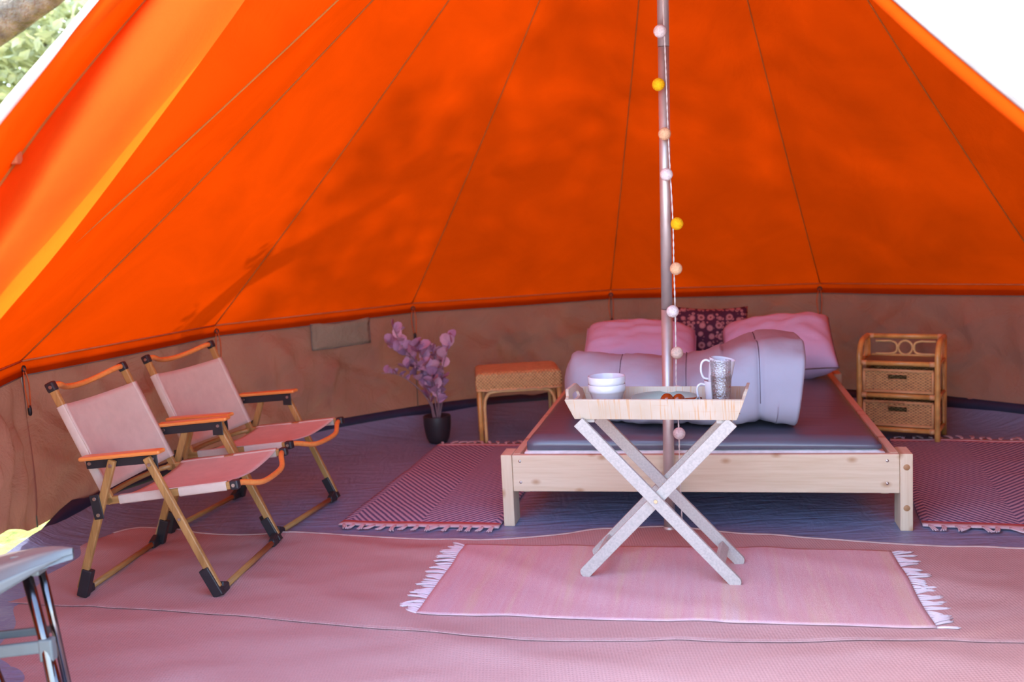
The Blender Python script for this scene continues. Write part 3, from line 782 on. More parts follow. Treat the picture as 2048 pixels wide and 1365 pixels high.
def pillow(name, loc, rot, wd, dp, th, mat, label, cat, seamm=None, group=None, seed=0, pw=.45, sag=0):
    o = tag(empty(name, bedM @ Vector(loc), rot=(Matrix.Rotation(-BY, 3, 'Z') @ rot.to_matrix()).to_euler() if hasattr(rot, 'to_matrix') else (rot[0], rot[1], rot[2] - BY)), label, cat, group)
    def side(sg):
        def f(u, v):
            U = 2 * u - 1; V = 2 * v - 1
            pr = (max(0, 1 - abs(U) ** 2.6) * max(0, 1 - abs(V) ** 2.4)) ** pw
            cx = 1 - .10 * (abs(V) ** 2) * (abs(U) ** 4) * .3 - .05 * (1 - V * V) * U ** 4; cy = 1 - .10 * (1 - abs(U) ** 2) * (abs(V) ** 4)
            z = sg * th / 2 * pr * (1 + .12 * nz(U * 1.7 + seed, V * 1.7, sg)) + .012 * nz(U * 4 + seed, V * 4, sg * 2) * pr ** .4
            return Vector((U * wd / 2 * cx, V * dp / 2 * cy, z + sag * (U * U)))
        return f
    mb = MB(); mb.grid(side(1), 32, 26); mb.grid(side(-1), 32, 26, flip=True); mb.build('pillow_body', mat, o, weld=True)
    if seamm:
        f = side(1); e = [f(i / 30, 0) for i in range(31)] + [f(1, i / 24) for i in range(1, 25)] + [f(1 - i / 30, 1) for i in range(1, 31)] + [f(0, 1 - i / 24) for i in range(1, 24)]
        MB().tube(e, .0035, 5, closed=True).build('piping', seamm, o)
    return o
pillow('pillow', (-.30, 1.46, .48), (math.radians(22), math.radians(4), .04), .60, .44, .27, M['pillow'], 'pink pillow behind the pole, on the left of the bed head', 'pillow', M['pillow'], 'pink pillows on the bed', 1, .42)
pillow('pillow', (.395, 1.46, .478), (math.radians(28), math.radians(-6), -.05), .56, .44, .27, M['pillow'], 'pink pillow with dark piping at the right of the bed head', 'pillow', M['piping'], 'pink pillows on the bed', 5, .42)
pillow('floral_cushion', (.055, 1.70, .505), (math.radians(76), math.radians(2), 0), .42, .36, .13, M['floral'], 'dark purple flower print cushion between the pink pillows', 'cushion', None, None, 9, .5)

# ------------------------------------------------------------------ folding chairs
def chair(loc, rz, label):
    c = tag(empty('folding_chair', loc, rz), label, 'chair', 'folding camp chairs')
    B, BK_ = M['bamboo_x'], M['black']
    hw = .268                                             # half width at the leg planes
    X0 = -.24                                             # rear foot
    T = lambda x, y, z: Vector((x + X0, y, z))
    def cyl(p, ax, r, h, name, mat, par):
        d = Vector(ax).normalized(); MB().tube([Vector(p) - d * h / 2, Vector(p) + d * h / 2], r, 10).build(name, mat, par)
    for s in (-1, 1):
        y = s * hw
        lb = MB().bar(T(.475, y, .03), T(.272, y, .468), .017, .026).build('leg', M['bamboo_z'], c, bevel=.004)
        la = MB().bar(T(.0, y, .03), T(.155, y, .462), .017, .026).build('leg', M['bamboo_z'], c, bevel=.004)
        for p, foot_l in ((T(.475, y, 0), lb), (T(0, y, 0), la)):
            dirx = -.42 if foot_l is lb else .33
            f = MB().bar(p + Vector((.004, 0, .004)), p + Vector((dirx * .1, 0, .095)), .027, .036)
            f.bar(p + Vector((0, -s * .006, .012)), p + Vector((0, -s * .062, .014)), .024, .026, (1, 0, 0))
            f.bar(p + Vector((0, -s * .016, .035)), p + Vector((0, -s * .055, .02)), .022, .02, (1, 0, 0))
            f.build('foot', BK_, foot_l, bevel=.004)
        cyl(T(.283, y + s * .011, .445), (0, 1, 0), .006, .004, 'bolt', M['steel'], lb)
        cyl(T(.368, y + s * .011, .263), (0, 1, 0), .005, .004, 'bolt', M['steel'], lb)
        cyl(T(.150, y + s * .010, .445), (0, 1, 0), .006, .006, 'bolt', M['steel'], la)
        # armrest
        am = MB().bar(T(.045, y - s * .006, .468), T(.325, y - s * .006, .487), .048, .014).build('armrest', M['armwood'], c, bevel=.006)
        am.rotation_euler = (0, 0, 0)
        yi = y - s * .0125; br = MB().bar(T(.055, yi, .447), T(.302, yi, .464), .004, .034)
        br.box(.262 + X0, .303 + X0, yi - .002, yi + .002, .424, .45).build('armrest_bracket', BK_, am, bevel=.003)
        for xx, zq in ((.068, .449), (.285, .460)): cyl(T(xx, yi, zq), (0, 1, 0), .006, .012, 'bolt', M['steel'], am)
        # back post and seat rail (inside the leg planes)
        yb = s * (hw - .042)
        p0, p1 = T(.116, yb, .305), T(-.050, yb, .690)
        MB().bar(p0, p1, .017, .026).build('back_post', M['bamboo_z'], c, bevel=.004)
        cap = MB().bar(p1 - (p1 - p0).normalized() * .004, p1 + (p1 - p0).normalized() * .03, .025, .032).build('post_cap', BK_, c, bevel=.006)
        cyl(p1 + Vector((-.002, s * .013, .012)), (0, 1, 0), .006, .004, 'bolt', M['steel'], cap)
        q0, q1 = T(.085, yb, .314), T(.535, yb, .361)
        MB().bar(q0, q1, .017, .026).build('seat_rail', B, c, bevel=.004)
        cap = MB().bar(q1 - (q1 - q0).normalized() * .006, q1 + (q1 - q0).normalized() * .024, .027, .032).build('rail_cap', BK_, c, bevel=.006)
        cyl(q1 + Vector((.008, s * .014, .001)), (0, 1, 0), .006, .004, 'bolt', M['steel'], cap)
        # hinge plate
        yh = s * (hw - .0075 + .0)
        hp = MB().bar(T(.084, s * (hw + .0105), .350), T(.096, s * (hw + .0105), .268), .004, .034).build('hinge_plate', BK_, c, bevel=.004)
        for z, xx in ((.336, .086), (.282, .094)): cyl(T(xx, s * (hw + .0125), z), (0, 1, 0), .006, .006, 'bolt', M['steel'], hp)
    # cross bars on the ground, rear seat bar, curved top and front handles
    ln = hw - .055
    for x, yy in ((.475, hw), (0, hw)):
        MB().tube([T(x, -yy + .05, .015), T(x, yy - .05, .015)], .0105, 10).build('ground_bar', M['bamboo_y'], c)
    yb = hw - .042
    MB().tube(spline([T(.102, -yb + .004, .318), T(.06, -yb + .05, .312), T(.04, 0, .31), T(.06, yb - .05, .312), T(.102, yb - .004, .318)], 24), .0095, 10).build('rear_bar', M['bamboo_y'], c)
    MB().tube(spline([T(-.057, -yb + .006, .704), T(-.059, -yb + .05, .702), T(-.090, -.09, .681), T(-.098, 0, .674), T(-.090, .09, .681), T(-.059, yb - .05, .702), T(-.057, yb - .006, .704)], 28), .0105, 10).build('top_handle', M['armwood'], c)
    MB().tube(spline([T(.540, -yb + .008, .361), T(.552, -yb + .05, .356), T(.58, -.1, .335), T(.585, 0, .33), T(.58, .1, .335), T(.552, yb - .05, .356), T(.540, yb - .008, .361)], 28), .010, 10).build('front_handle', M['armwood'], c)
    # canvas back: front sheet wrapped round the posts
    A0, A1 = T(.0962, 0, .350), T(-.0276, 0, .638)
    dvec = (A1 - A0); nrm = Vector((dvec.z, 0, -dvec.x)).normalized()
    def backf(u, v):
        y = lerp(-yb - .010, yb + .010, u); m_ = (1 - (2 * u - 1) ** 2)
        q = A0 + dvec * v; q.y = y
        return q + nrm * (.016 - .030 * m_ ** .9 + .004 * nz(u * 3, v * 3))
    bk = MB().grid(backf, 24, 16).build('back_canvas', M['beige'], c, solid=.0022)
    for s in (-1, 1):
        sl = MB()
        def slv(u, v, s=s):
            a = u * 2 * PI; q = A0 + dvec * v; q.y = s * yb
            ca_, sa_ = math.cos(a), math.sin(a)
            k = lambda t: math.copysign(abs(t) ** .5, t)
            return q + nrm * k(ca_) * .0160 + Vector((0, k(sa_) * .0118, 0))
        sl.grid(slv, 20, 6).build('canvas_sleeve', M['beige'], bk)
    q0, q1 = T(.145, 0, .320), T(.518, 0, .359); dv2 = q1 - q0; n2 = Vector((-dv2.z, 0, dv2.x)).normalized()
    def seatf(u, v):
        y = lerp(-yb - .010, yb + .010, u); m_ = (1 - (2 * u - 1) ** 2); q = q0 + dv2 * v; q.y = y
        return q + n2 * (.0155 - .022 * m_ ** .8 + .003 * nz(u * 3 + 4, v * 3))
    se = MB().grid(seatf, 24, 16).build('seat_canvas', M['beige2'], c, solid=.0022)
    for s in (-1, 1):
        for (v0, v1) in ((0, .46), (.56, 1)):
            def slv(u, v, s=s, v0=v0, v1=v1):
                a = u * 2 * PI; q = q0 + dv2 * lerp(v0, v1, v); q.y = s * yb
                k = lambda t: math.copysign(abs(t) ** .5, t)
                return q + n2 * k(math.cos(a)) * .0158 + Vector((0, k(math.sin(a)) * .0118, 0))
            MB().grid(slv, 20, 5).build('canvas_sleeve', M['beige'], se)
    return c
chair((-1.197, 3.305, .009), -.12, 'beige canvas folding camp chair standing nearest the doorway')
chair((-1.108, 3.918, .006), -.27, 'beige canvas folding camp chair behind, nearer the striped rug')

# ------------------------------------------------------------------ tray table with its crockery
TT = Vector((.456, 3.025, 0)); TR = -.29
tb = tag(empty('folding_stand', (TT.x, TT.y, .014), TR), 'whitewashed wooden cross-legged folding stand on the pink runner', 'tray stand')
zt = .523
for fy in (-.098, .098):
    for s in (-1, 1):
        off = (-.009 if s > 0 else .009) * (1 if fy < 0 else 1)
        a = Vector((s * .238, fy + off, .016)); b = Vector((-s * .238, fy + off, zt - .006))
        l = MB(); d = (b - a).normalized(); n = Vector((d.z, 0, -d.x))
        # rounded-foot flat leg
        prof = []
        for i in range(9): t_ = PI + i / 8 * PI; prof.append(a + d * .019 * math.sin(t_) * .9 + n * .019 * math.cos(t_))
        prof += [b + n * .019, b - n * .019]
        m = len(prof); fr_ = [p + Vector((0, -.008, 0)) for p in prof]; bk_ = [p + Vector((0, .008, 0)) for p in prof]
        l.add(fr_ + bk_, [tuple(range(m)), tuple(reversed(range(m, 2 * m)))] + [(i, i + m, (i + 1) % m + m, (i + 1) % m) for i in range(m)])
        l.build('leg', M['washleg'], tb, bevel=.002)
    MB().tube([Vector((0, fy - .02, (zt + .01) / 2)), Vector((0, fy + .02, (zt + .01) / 2))], .006, 12).build('pivot_bolt', M['brass'], tb)
for s in (-1, 1):
    t_ = .10; x = s * (.238 - .476 * t_)
    off = (-.009 if s > 0 else .009)
    MB().bar(Vector((x, -.098 + off + .004, .016 + .50 * t_)), Vector((x, .098 + off - .004, .016 + .50 * t_)), .018, .03, (1, 0, .9)).build('cross_bar', M['washleg'], tb, bevel=.002)
    MB().box(min(s * .19, s * .235), max(s * .19, s * .235), -.088, .088, zt - .012, zt + .0).build('top_bar', M['washleg'], tb, bevel=.002)
TZ = .014 + zt + .0005
tray = tag(empty('serving_tray', (TT.x, TT.y, TZ), TR), 'whitewashed wooden serving tray with flared sides on the folding stand', 'tray')
bw, bd, tw, td, hh = .252, .098, .277, .122, .066
MB().box(-bw + .004, bw - .004, -bd + .004, bd - .004, 0, .009).build('tray_base', M['wash'], tray)
def panel(p0, p1, p2, p3, th, name):
    # outer face p0,p1 (bottom) p2,p3 (top), thickened inward
    P = [Vector(p) for p in (p0, p1, p2, p3)]; n = (P[1] - P[0]).cross(P[3] - P[0]).normalized() * -th
    return MB().add(P + [q + n for q in P], [(0, 1, 2, 3), (7, 6, 5, 4), (0, 4, 5, 1), (1, 5, 6, 2), (2, 6, 7, 3), (3, 7, 4, 0)]).build(name, M['wash'], tray, bevel=.0015)
panel((-bw, -bd, 0), (bw, -bd, 0), (tw, -td, hh), (-tw, -td, hh), .009, 'side_board')
panel((bw, bd, 0), (-bw, bd, 0), (-tw, td, hh), (tw, td, hh), .009, 'side_board')
def endboard(s):
    # end board with raised shoulder and hand hole
    mb = MB(); O0 = Vector((s * bw, 0, 0)); U = Vector((s * (tw - bw), 0, hh)) / hh; th = Vector((-s * .009, 0, 0))
    outer = []; inner = []
    N = 40
    zs = lambda y: hh + .024 * max(0, min(1, (td * .78 - abs(y)) / .03)) ** 1.0
    hole = [(.045 * math.copysign(abs(math.cos(a)) ** .5, math.cos(a)), hh - .006 + .011 * math.copysign(abs(math.sin(a)) ** .6, math.sin(a))) for a in [2 * PI * i / N for i in range(N)]]
    def bound(i):
        a = 2 * PI * i / N; c_, s_ = math.cos(a), math.sin(a); y, z = 0, hh - .006
        # march to the border
        for k in range(1, 400):
            yy = c_ * k * .0008; z2 = hh - .006 + s_ * k * .0008
            lim = lerp(bd, td, max(0, min(1, z2 / hh)))
            if abs(yy) > lim or z2 < 0 or z2 > zs(yy): break
            y, z = yy, z2
        return y, z
    pt = lambda y, z: O0 + U * z + Vector((0, y, 0))
    ov = [pt(*bound(i)) for i in range(N)]; hv = [pt(*h) for h in hole]
    V = ov + hv + [p + th for p in ov] + [p + th for p in hv]
    F = []
    for i in range(N):
        j = (i + 1) % N
        F += [(i, j, N + j, N + i), (2 * N + j, 2 * N + i, 3 * N + i, 3 * N + j), (i, 2 * N + i, 2 * N + j, j), (N + j, 3 * N + j, 3 * N + i, N + i)]
    mb.add(V, F).build('end_board', M['wash'], tray)
endboard(1); endboard(-1)
TMt = Matrix.Translation((TT.x, TT.y, TZ + .0095)) @ Matrix.Rotation(TR, 4, 'Z')
def onTray(x, y, z=0): return TMt @ Vector((x, y, z))
# bowls
flute = lambda a, r, z: 1 - .02 * (1 if z < .062 and z > .012 else 0) * abs(math.sin(a * 9)) ** .6
def bowl(z, label):
    o = tag(empty('bowl', onTray(-.164, .005, z), TR), label, 'bowl', 'stacked white bowls')
    MB().lathe([(.0005, .004), (.024, .004), (.026, 0), (.029, 0), (.030, .006), (.040, .018), (.050, .04), (.0565, .062), (.0595, .064), (.0608, .07), (.0612, .086), (.0600, .0885), (.0580, .087), (.0545, .062), (.046, .036), (.034, .018), (.018, .010), (.0005, .009)], 72, rfun=flute).build('bowl_body', M['ceramic'], o)
    return o
bowl(0, 'white fluted bowl at the bottom of the stack on the tray')
bowl(.0255, 'white bowl nested on top of the stack on the tray')
# plate
o = tag(empty('plate', onTray(.022, .004, 0), TR), 'pale green glazed plate lying flat in the serving tray', 'plate')
MB().lathe([(.0005, .003), (.05, .003), (.052, 0), (.056, 0), (.058, .004), (.085, .016), (.106, .040), (.1085, .0435), (.1075, .045), (.084, .021), (.058, .0085), (.0005, .0075)], 64).build('plate_body', M['celadon'], o)
# spoons: bowls turned up towards the doorway
for i, (x, y, rz, lab) in enumerate(((.040, -.070, .1, 'larger amber brown salad spoon on the plate, on the left'), (.074, -.058, -.5, 'amber brown salad spoon on the plate, right beside the other'))):
    o = tag(empty('salad_spoon', onTray(x, y, .044), TR + rz), lab, 'spoon', 'amber spoons on the plate')
    sq = 1 if i == 0 else .85
    dome = lambda u, v: Vector((.021 * sq * math.cos(2 * PI * u) * math.sin(v * PI / 2), .026 * sq * math.sin(2 * PI * u) * math.sin(v * PI / 2), .024 * sq * math.cos(v * PI / 2)))
    MB().grid(dome, 24, 8, flip=False).build('spoon_bowl', M['copper'], o, solid=.002)
    MB().tube(spline([(0, .018, .002), (0, .05, -.004), (0, .09, -.010), (0, .125, -.012)], 10), [.004, .0035, .0035, .004, .0045, .005, .0055, .006, .006, .005, .003], 8).build('handle', M['copper'], o)
# mugs
def mug(loc, rot, label):
    o = tag(empty('mug', loc, rot=rot), label, 'mug', 'stacked white mugs')
    MB().lathe([(.0005, .003), (.027, .003), (.028, 0), (.031, 0), (.033, .004), (.0365, .03), (.0405, .092), (.0405, .094), (.0385, .094), (.0345, .03), (.030, .009), (.0005, .007)], 40).build('mug_body', M['ceramic'], o)
    MB().tube(spline([(-.038, 0, .080), (-.052, 0, .084), (-.063, 0, .072), (-.061, 0, .045), (-.050, 0, .026), (-.035, 0, .024)], 20), .0052, 10, flat=.7, upv=(1, 0, 0)).build('handle', M['ceramic'], o)
mug(onTray(.186, .03, 0), (0, 0, TR + .25), 'white mug at the bottom of the mug stack on the tray')
mug(onTray(.190, .03, .070), (math.radians(3), math.radians(9), TR + .2), 'white mug tilted on top of the mug stack on the tray')
# glasses
def glass(z, label):
    o = tag(empty('drinking_glass', onTray(.205, -.055, z), TR), label, 'glass', 'nested drinking glasses')
    MB().lathe([(.0005, 0), (.0255, 0), (.0265, .002), (.0285, .04), (.0325, .122), (.0322, .1235), (.0315, .1235), (.0300, .09), (.0268, .03), (.0245, .013), (.0005, .012)], 40).build('glass_body', M['glass'], o)
glass(0, 'clear hammered glass standing at the front right of the tray')
glass(.046, 'clear hammered glass nested inside the other on the tray')

# ------------------------------------------------------------------ potted mauve plant
pt = tag(empty('potted_plant', (-.432, 5.17, .001)), 'mauve round leaved plant in a black pot against the tent wall', 'potted plant')
MB().lathe([(.0005, 0), (.040, 0), (.050, .006), (.062, .03), (.0705, .07), (.0748, .11), (.0752, .150), (.0742, .153), (.069, .153), (.066, .13), (.0005, .128)], 36).build('pot', M['pot'], pt)
MB().lathe([(.067, .128), (.05, .133), (.02, .137), (.0005, .136)], 24).build('soil', M['soil'], pt)
def lf(w_, l_, cup):
    mb = MB(); n = 10
    rim_ = [Vector((w_ * math.sin(2 * PI * i / n) * (1 - .12 * math.cos(2 * PI * i / n)), l_ * (1 - math.cos(2 * PI * i / n)) / 2, cup * (abs(math.sin(2 * PI * i / n)) ** 1.5))) for i in range(n)]
    mid = [Vector((0, l_ * .3, -.002)), Vector((0, l_ * .7, -.002))]
    mb.add(rim_ + mid, [(0, 1, 2, n), (2, 3, n + 1, n), (3, 4, 5, n + 1), (5, 6, 7, n + 1), (7, 8, n, n + 1), (8, 9, 0, n)], True)
    me = mb.mesh('leaf'); return me
lms = []
for m_ in M['leafp']:
    for sz in (.037, .030):
        me = lf(sz * .82, sz * 1.9, .012); me.materials.append(m_); lms.append(me)
def pxl(px, py, dy=0): return Vector(((px - 875) / 372, dy, .153 + (838 - py) / 372))
stems = [([(872, 845), (862, 790), (846, 735), (815, 690), (797, 645)], -.03, 26), ([(878, 845), (886, 790), (893, 740), (905, 705), (918, 680)], .02, 15),
         ([(868, 845), (858, 780), (835, 725), (800, 705), (778, 685)], .04, 17), ([(876, 845), (872, 790), (862, 740), (850, 705), (843, 685)], -.05, 26),
         ([(880, 845), (888, 800), (882, 750), (875, 720), (872, 700)], .05, 24), ([(874, 845), (856, 800), (830, 770), (800, 750), (768, 745)], 0, 9),
         ([(876, 845), (880, 805), (875, 770), (868, 745), (858, 728)], -.07, 20), ([(870, 845), (866, 810), (850, 770), (826, 742), (812, 728)], -.02, 14)]
for pts, dy, nl in stems:
    P = spline([pxl(x, y, dy * i / 3) for i, (x, y) in enumerate(pts)], 24)
    MB().tube([p for p in P], [lerp(.0042, .0016, i / 24) for i in range(25)], 6).build('stem', M['stem'], pt)
    for i in range(nl):
        t_ = lerp(.24, 1, (i + random.random() * .6) / nl) if nl > 10 else lerp(.62, 1, i / nl)
        q = P[min(24, int(t_ * 24))]
        o = link('leaf', random.choice(lms), pt); o.location = q
        o.rotation_euler = (random.uniform(.3, 1.7), random.uniform(-.7, .7), random.uniform(-PI, PI))
        s_ = random.uniform(.8, 1.15) * (.6 if nl < 10 else 1); o.scale = (s_, s_, s_)

# ------------------------------------------------------------------ wicker stool
ws = tag(empty('wicker_stool', (.018, 5.27, .002), .05), 'woven wicker stool with cane legs between plant and bed', 'stool')
W2, D2 = .228, .17
mb = MB()
def wtopf(u, v):
    U = 2 * u - 1; V = 2 * v - 1; e = max(abs(U), abs(V)); dr = .012 * max(0, (e - .9) / .1) ** 2
    return Vector((U * W2, V * D2, .385 - dr + .002 * nz(U * 3, V * 3)))
MB().grid(wtopf, 24, 20).build('woven_top', M['wickertop'], ws)
def wsk(u, v):
    a = u * 4; k = min(int(a), 3); t_ = a - k; cs = [(-1, -1), (1, -1), (1, 1), (-1, 1)]; p, q = cs[k], cs[(k + 1) % 4]
    x = lerp(p[0], q[0], t_) * W2; y = lerp(p[1], q[1], t_) * D2; tap = 1 + .02 * math.sin(v * PI)
    return Vector((x * tap, y * tap, lerp(.374, .288, v) + .003 * math.sin(u * 160)))
MB().grid(wsk, 96, 8, flip=False).build('woven_apron', M['wicker'], ws)
MB().tube([Vector(wsk(i / 64, 1)) for i in range(64)], .006, 6, closed=True).build('apron_rim', M['binding'], ws)
for sx in (-1, 1):
    for sy in (-1, 1):
        MB().tube([(sx * (W2 - .012), sy * (D2 - .012), 0), (sx * (W2 - .012), sy * (D2 - .012), .15), (sx * (W2 - .012), sy * (D2 - .012), .36)], .0125, 12).build('leg', M['rattan'], ws)
for sy in (-1, 1):
    y = sy * (D2 - .012); a = W2 - .037
    MB().tube(spline([(-a, y, 0), (-a, y, .1), (-a, y, .2), (-a + .012, y, .25), (-a + .05, y, .276), (0, y, .279), (a - .05, y, .276), (a - .012, y, .25), (a, y, .2), (a, y, .1), (a, y, 0)], 60), .009, 10).build('arch', M['rattan_l'], ws)
for sx in (-1, 1):
    x = sx * (W2 - .012); a = D2 - .037
    MB().tube(spline([(x, -a, 0), (x, -a, .1), (x, -a, .2), (x, -a + .012, .25), (x, -a + .05, .276), (x, 0, .279), (x, a - .05, .276), (x, a - .012, .25), (x, a, .2), (x, a, .1), (x, a, 0)], 60), .009, 10).build('arch', M['rattan_l'], ws)

# ------------------------------------------------------------------ rattan cabinet with two basket drawers
cb = tag(empty('rattan_cabinet', (1.899, 4.683, .002), -.57), 'rattan bedside cabinet with two wicker basket drawers right of the bed', 'cabinet')
CW, CD = .183, .205
for s in (-1, 1):
    x = s * CW
    MB().tube(spline([(x, 0, 0), (x, 0, .2), (x, 0, .36), (x, .006, .43), (x, .04, .478), (x, .09, .496), (x, .15, .500), (x, CD - .004, .502)], 40), .0135, 12).build('front_post', M['rattan'], cb)
    MB().tube([(x, CD, 0), (x, CD, .25), (x, CD, .505)], .0125, 12).build('back_post', M['rattan'], cb)
    for z in (.055, .225, .388):
        MB().tube([(x, .008, z), (x, CD - .008, z)], .0095, 10).build('side_rail', M['rattan'], cb)
    for (z0, z1) in ((.065, .215), (.235, .378)):
        MB().tube(spline([(x, .02, z0), (x, .03, (z0 + z1) / 2), (x, .06, z1 - .01), (x, CD / 2, z1)], 14), .006, 8).build('brace', M['rattan_l'], cb)
        MB().tube(spline([(x, CD - .02, z0), (x, CD - .03, (z0 + z1) / 2), (x, CD - .06, z1 - .01), (x, CD / 2, z1)], 14), .006, 8).build('brace', M['rattan_l'], cb)
    ring = [(x, .095 + .034 * math.cos(a), .442 + .042 * math.sin(a)) for a in [2 * PI * i / 20 for i in range(20)]]
    MB().tube(ring, .005, 8, closed=True).build('side_ring', M['rattan_l'], cb)
    ring = [(x, .160 + .02 * math.cos(a), .444 + .042 * math.sin(a)) for a in [2 * PI * i / 20 for i in range(20)]]
    MB().tube(ring, .005, 8, closed=True).build('side_ring', M['rattan_l'], cb)
    for z in (.055, .225, .388):
        MB().tube([(x - s * .012, 0, z), (x - s * .036, 0, z)], .0138, 12).build('binding', M['binding'], cb)
for y in (0, CD):
    for z in (.055, .225, .388):
        MB().tube([(-CW + .01, y, z), (CW - .01, y, z)], .012, 12).build('cross_rail', M['rattan'], cb)
MB().tube([(-CW, CD, .500), (CW, CD, .500)], .0125, 12).build('top_rail', M['rattan'], cb)
for s in (-1, 1):
    MB().tube([(s * (CW - .006), CD, .500), (s * (CW - .03), CD, .500)], .014, 12).build('binding', M['binding'], cb)
MB().box(-CW + .01, CW - .01, .006, CD - .006, .391, .398).build('shelf', M['darkshelf'], cb, bevel=.002)
for z in (.058, .228): MB().box(-CW + .01, CW - .01, .012, CD - .006, z - .004, z + .002).build('shelf', M['darkshelf'], cb)
ring = [(.034 * math.cos(a), CD, .441 + .036 * math.sin(a)) for a in [2 * PI * i / 24 for i in range(24)]]
MB().tube(ring, .0055, 8, closed=True).build('back_ring', M['rattan_l'], cb)
for s in (-1, 1):
    MB().tube(spline([(s * .145, CD, .474), (s * .10, CD, .474), (s * .072, CD, .474), (s * .047, CD, .464), (s * .041, CD, .441), (s * .047, CD, .418), (s * .072, CD, .409), (s * .10, CD, .408), (s * .145, CD, .408)], 30), .0055, 8).build('back_scroll', M['rattan_l'], cb)
MB().tube([(-.165, CD, .403), (.165, CD, .403)], .005, 8).build('back_strip', M['rattan_l'], cb)
def drawer(z0, z1, tilt, label):
    d = empty('drawer'); d.parent = cb; d.location = (0, .004, z0); d.rotation_euler = (0, tilt, 0); d['label'] = label
    h = z1 - z0; wx = CW - .022; dd = CD - .03; th = .007; hx0, hx1, hz0, hz1 = -.045, .042, h * .60, h * .84
    f = MB()
    f.box(-wx, hx0, 0, th, 0, h).box(hx1, wx, 0, th, 0, h).box(hx0, hx1, 0, th, 0, hz0).box(hx0, hx1, 0, th, hz1, h)
    f.build('front', M['basket'], d)
    MB().box(-wx, -wx + th, th, dd, 0, h).box(wx - th, wx, th, dd, 0, h).box(-wx + th, wx - th, dd - th, dd, 0, h).build('basket_sides', M['basket'], d)
    MB().box(-wx + th, wx - th, th, dd - th, .002, .008).build('basket_bottom', M['basket'], d)
    for z in (h, .006):
        MB().tube([(-wx - .002, -.001, z), (wx + .002, -.001, z)], .0075, 8).build('basket_rim', M['binding'], d)
    for s in (-1, 1): MB().tube([(s * wx, -.001, 0), (s * wx, -.001, h)], .0065, 8).build('basket_rim', M['binding'], d)
    MB().tube([(hx0, -.002, hz0), (hx1, -.002, hz0), (hx1, -.002, hz1), (hx0, -.002, hz1)], .0035, 6, closed=True).build('hand_hole_rim', M['binding'], d)
    if tilt:
        hair = MB()
        for i in range(26):
            x = random.uniform(-.065, .03); hair.tube([(x, -.006, h + .002), (x + random.uniform(-.012, .012), -.010, h + .004), (x + random.uniform(-.03, .02), -.012, h - random.uniform(-.014, .012))], .0012, 3)
        hair.build('frayed_cane', M['binding'], d)['kind'] = 'stuff'
drawer(.240, .352, 0, 'upper wicker basket drawer')
drawer(.070, .192, .0, 'lower wicker basket drawer with frayed rim')
hair = MB()
for i in range(30):
    x = random.uniform(-.07, .03); hair.tube([(x, -.006, .19), (x + random.uniform(-.012, .012), -.010, .196), (x + random.uniform(-.03, .02), -.012, .19 - random.uniform(-.014, .014))], .0012, 3)
hair.build('frayed_cane', M['binding'], cb)['kind'] = 'stuff'

# ------------------------------------------------------------------ folding camp stool cut off by the left edge
fs = tag(empty('camp_stool', (-1.15, 2.0, 0), 0), 'grey plastic topped folding camp stool with metal legs, at the left edge', 'stool')
mb = MB()
def topf(u, v, dz=0):
    # tapering tongue, pointed at its right hand end
    x = lerp(-.40, .184, u); wv = .105 * (1 - max(0, (u - .55) / .45) ** 2.2) + .004
    y = lerp(-wv, wv, v) ; z = .528 + .17 * (x - .184) - .040 * (abs(2 * v - 1) ** 4) * (.3 + .7 * (1 - max(0, (u - .6) / .4)))
    return Vector((x, y, z + dz - .01 * max(0, (u - .85) / .15) ** 2))
mb.grid(lambda u, v: topf(u, v), 40, 14)
mb.grid(lambda u, v: topf(u, v, -.012), 40, 14, flip=True)
mb.build('seat_top', M['greyplastic'], fs, weld=False)
def skirt(u, v):
    p = topf(u * .97, 0); return Vector((p.x, p.y + .004 * v, p.z - lerp(0, .062 * (1 - u ** 3), v)))
MB().grid(skirt, 40, 3).build('seat_skirt', M['greyplastic'], fs, solid=.006)
rd = MB()
for i in range(16):
    x = -.22 + i * .011; zz = .488 + .17 * (x - .1); rd.box(x, x + .005, -.112, -.106, zz, zz + .012)
rd.build('seat_ribs', M['black'], fs)
MB().box(.055, .112, -.02, .02, .485, .51).box(.098, .116, -.022, .022, .465, .51).build('hinge_block', M['lever'], fs, bevel=.004)
MB().tube([(.082, -.012, .49), (.118, -.03, .32), (.145, -.06, .19), (.19, -.1, .01)], .0115, 12).build('leg', M['chrome'], fs)
MB().tube([(.104, .012, .485), (.118, .02, .32), (.125, .03, .2), (.14, .05, .01)], .009, 12).build('leg', M['chrome'], fs)
MB().tube([(.118, -.03, .31), (.145, -.05, .218), (.20, -.07, .01)], .0115, 12).build('leg', M['chrome'], fs)
MB().tube([(-.01, -.03, .31), (.03, -.05, .2), (.07, -.07, .01)], .0105, 12).build('leg', M['chrome'], fs)
MB().tube([(-.30, .0, .49), (-.02, -.01, .30), (.05, 0, .01)], .0105, 12).build('leg', M['chrome'], fs)
MB().bar((-.16, -.036, .296), (.125, -.036, .316), .012, .028).box(.108, .138, -.044, -.02, .282, .332).build('lower_bar', M['lever'], fs, bevel=.004)
MB().bar((-.02, .03, .318), (.10, .03, .325), .012, .018).build('lower_bar', M['lever'], fs, bevel=.003)

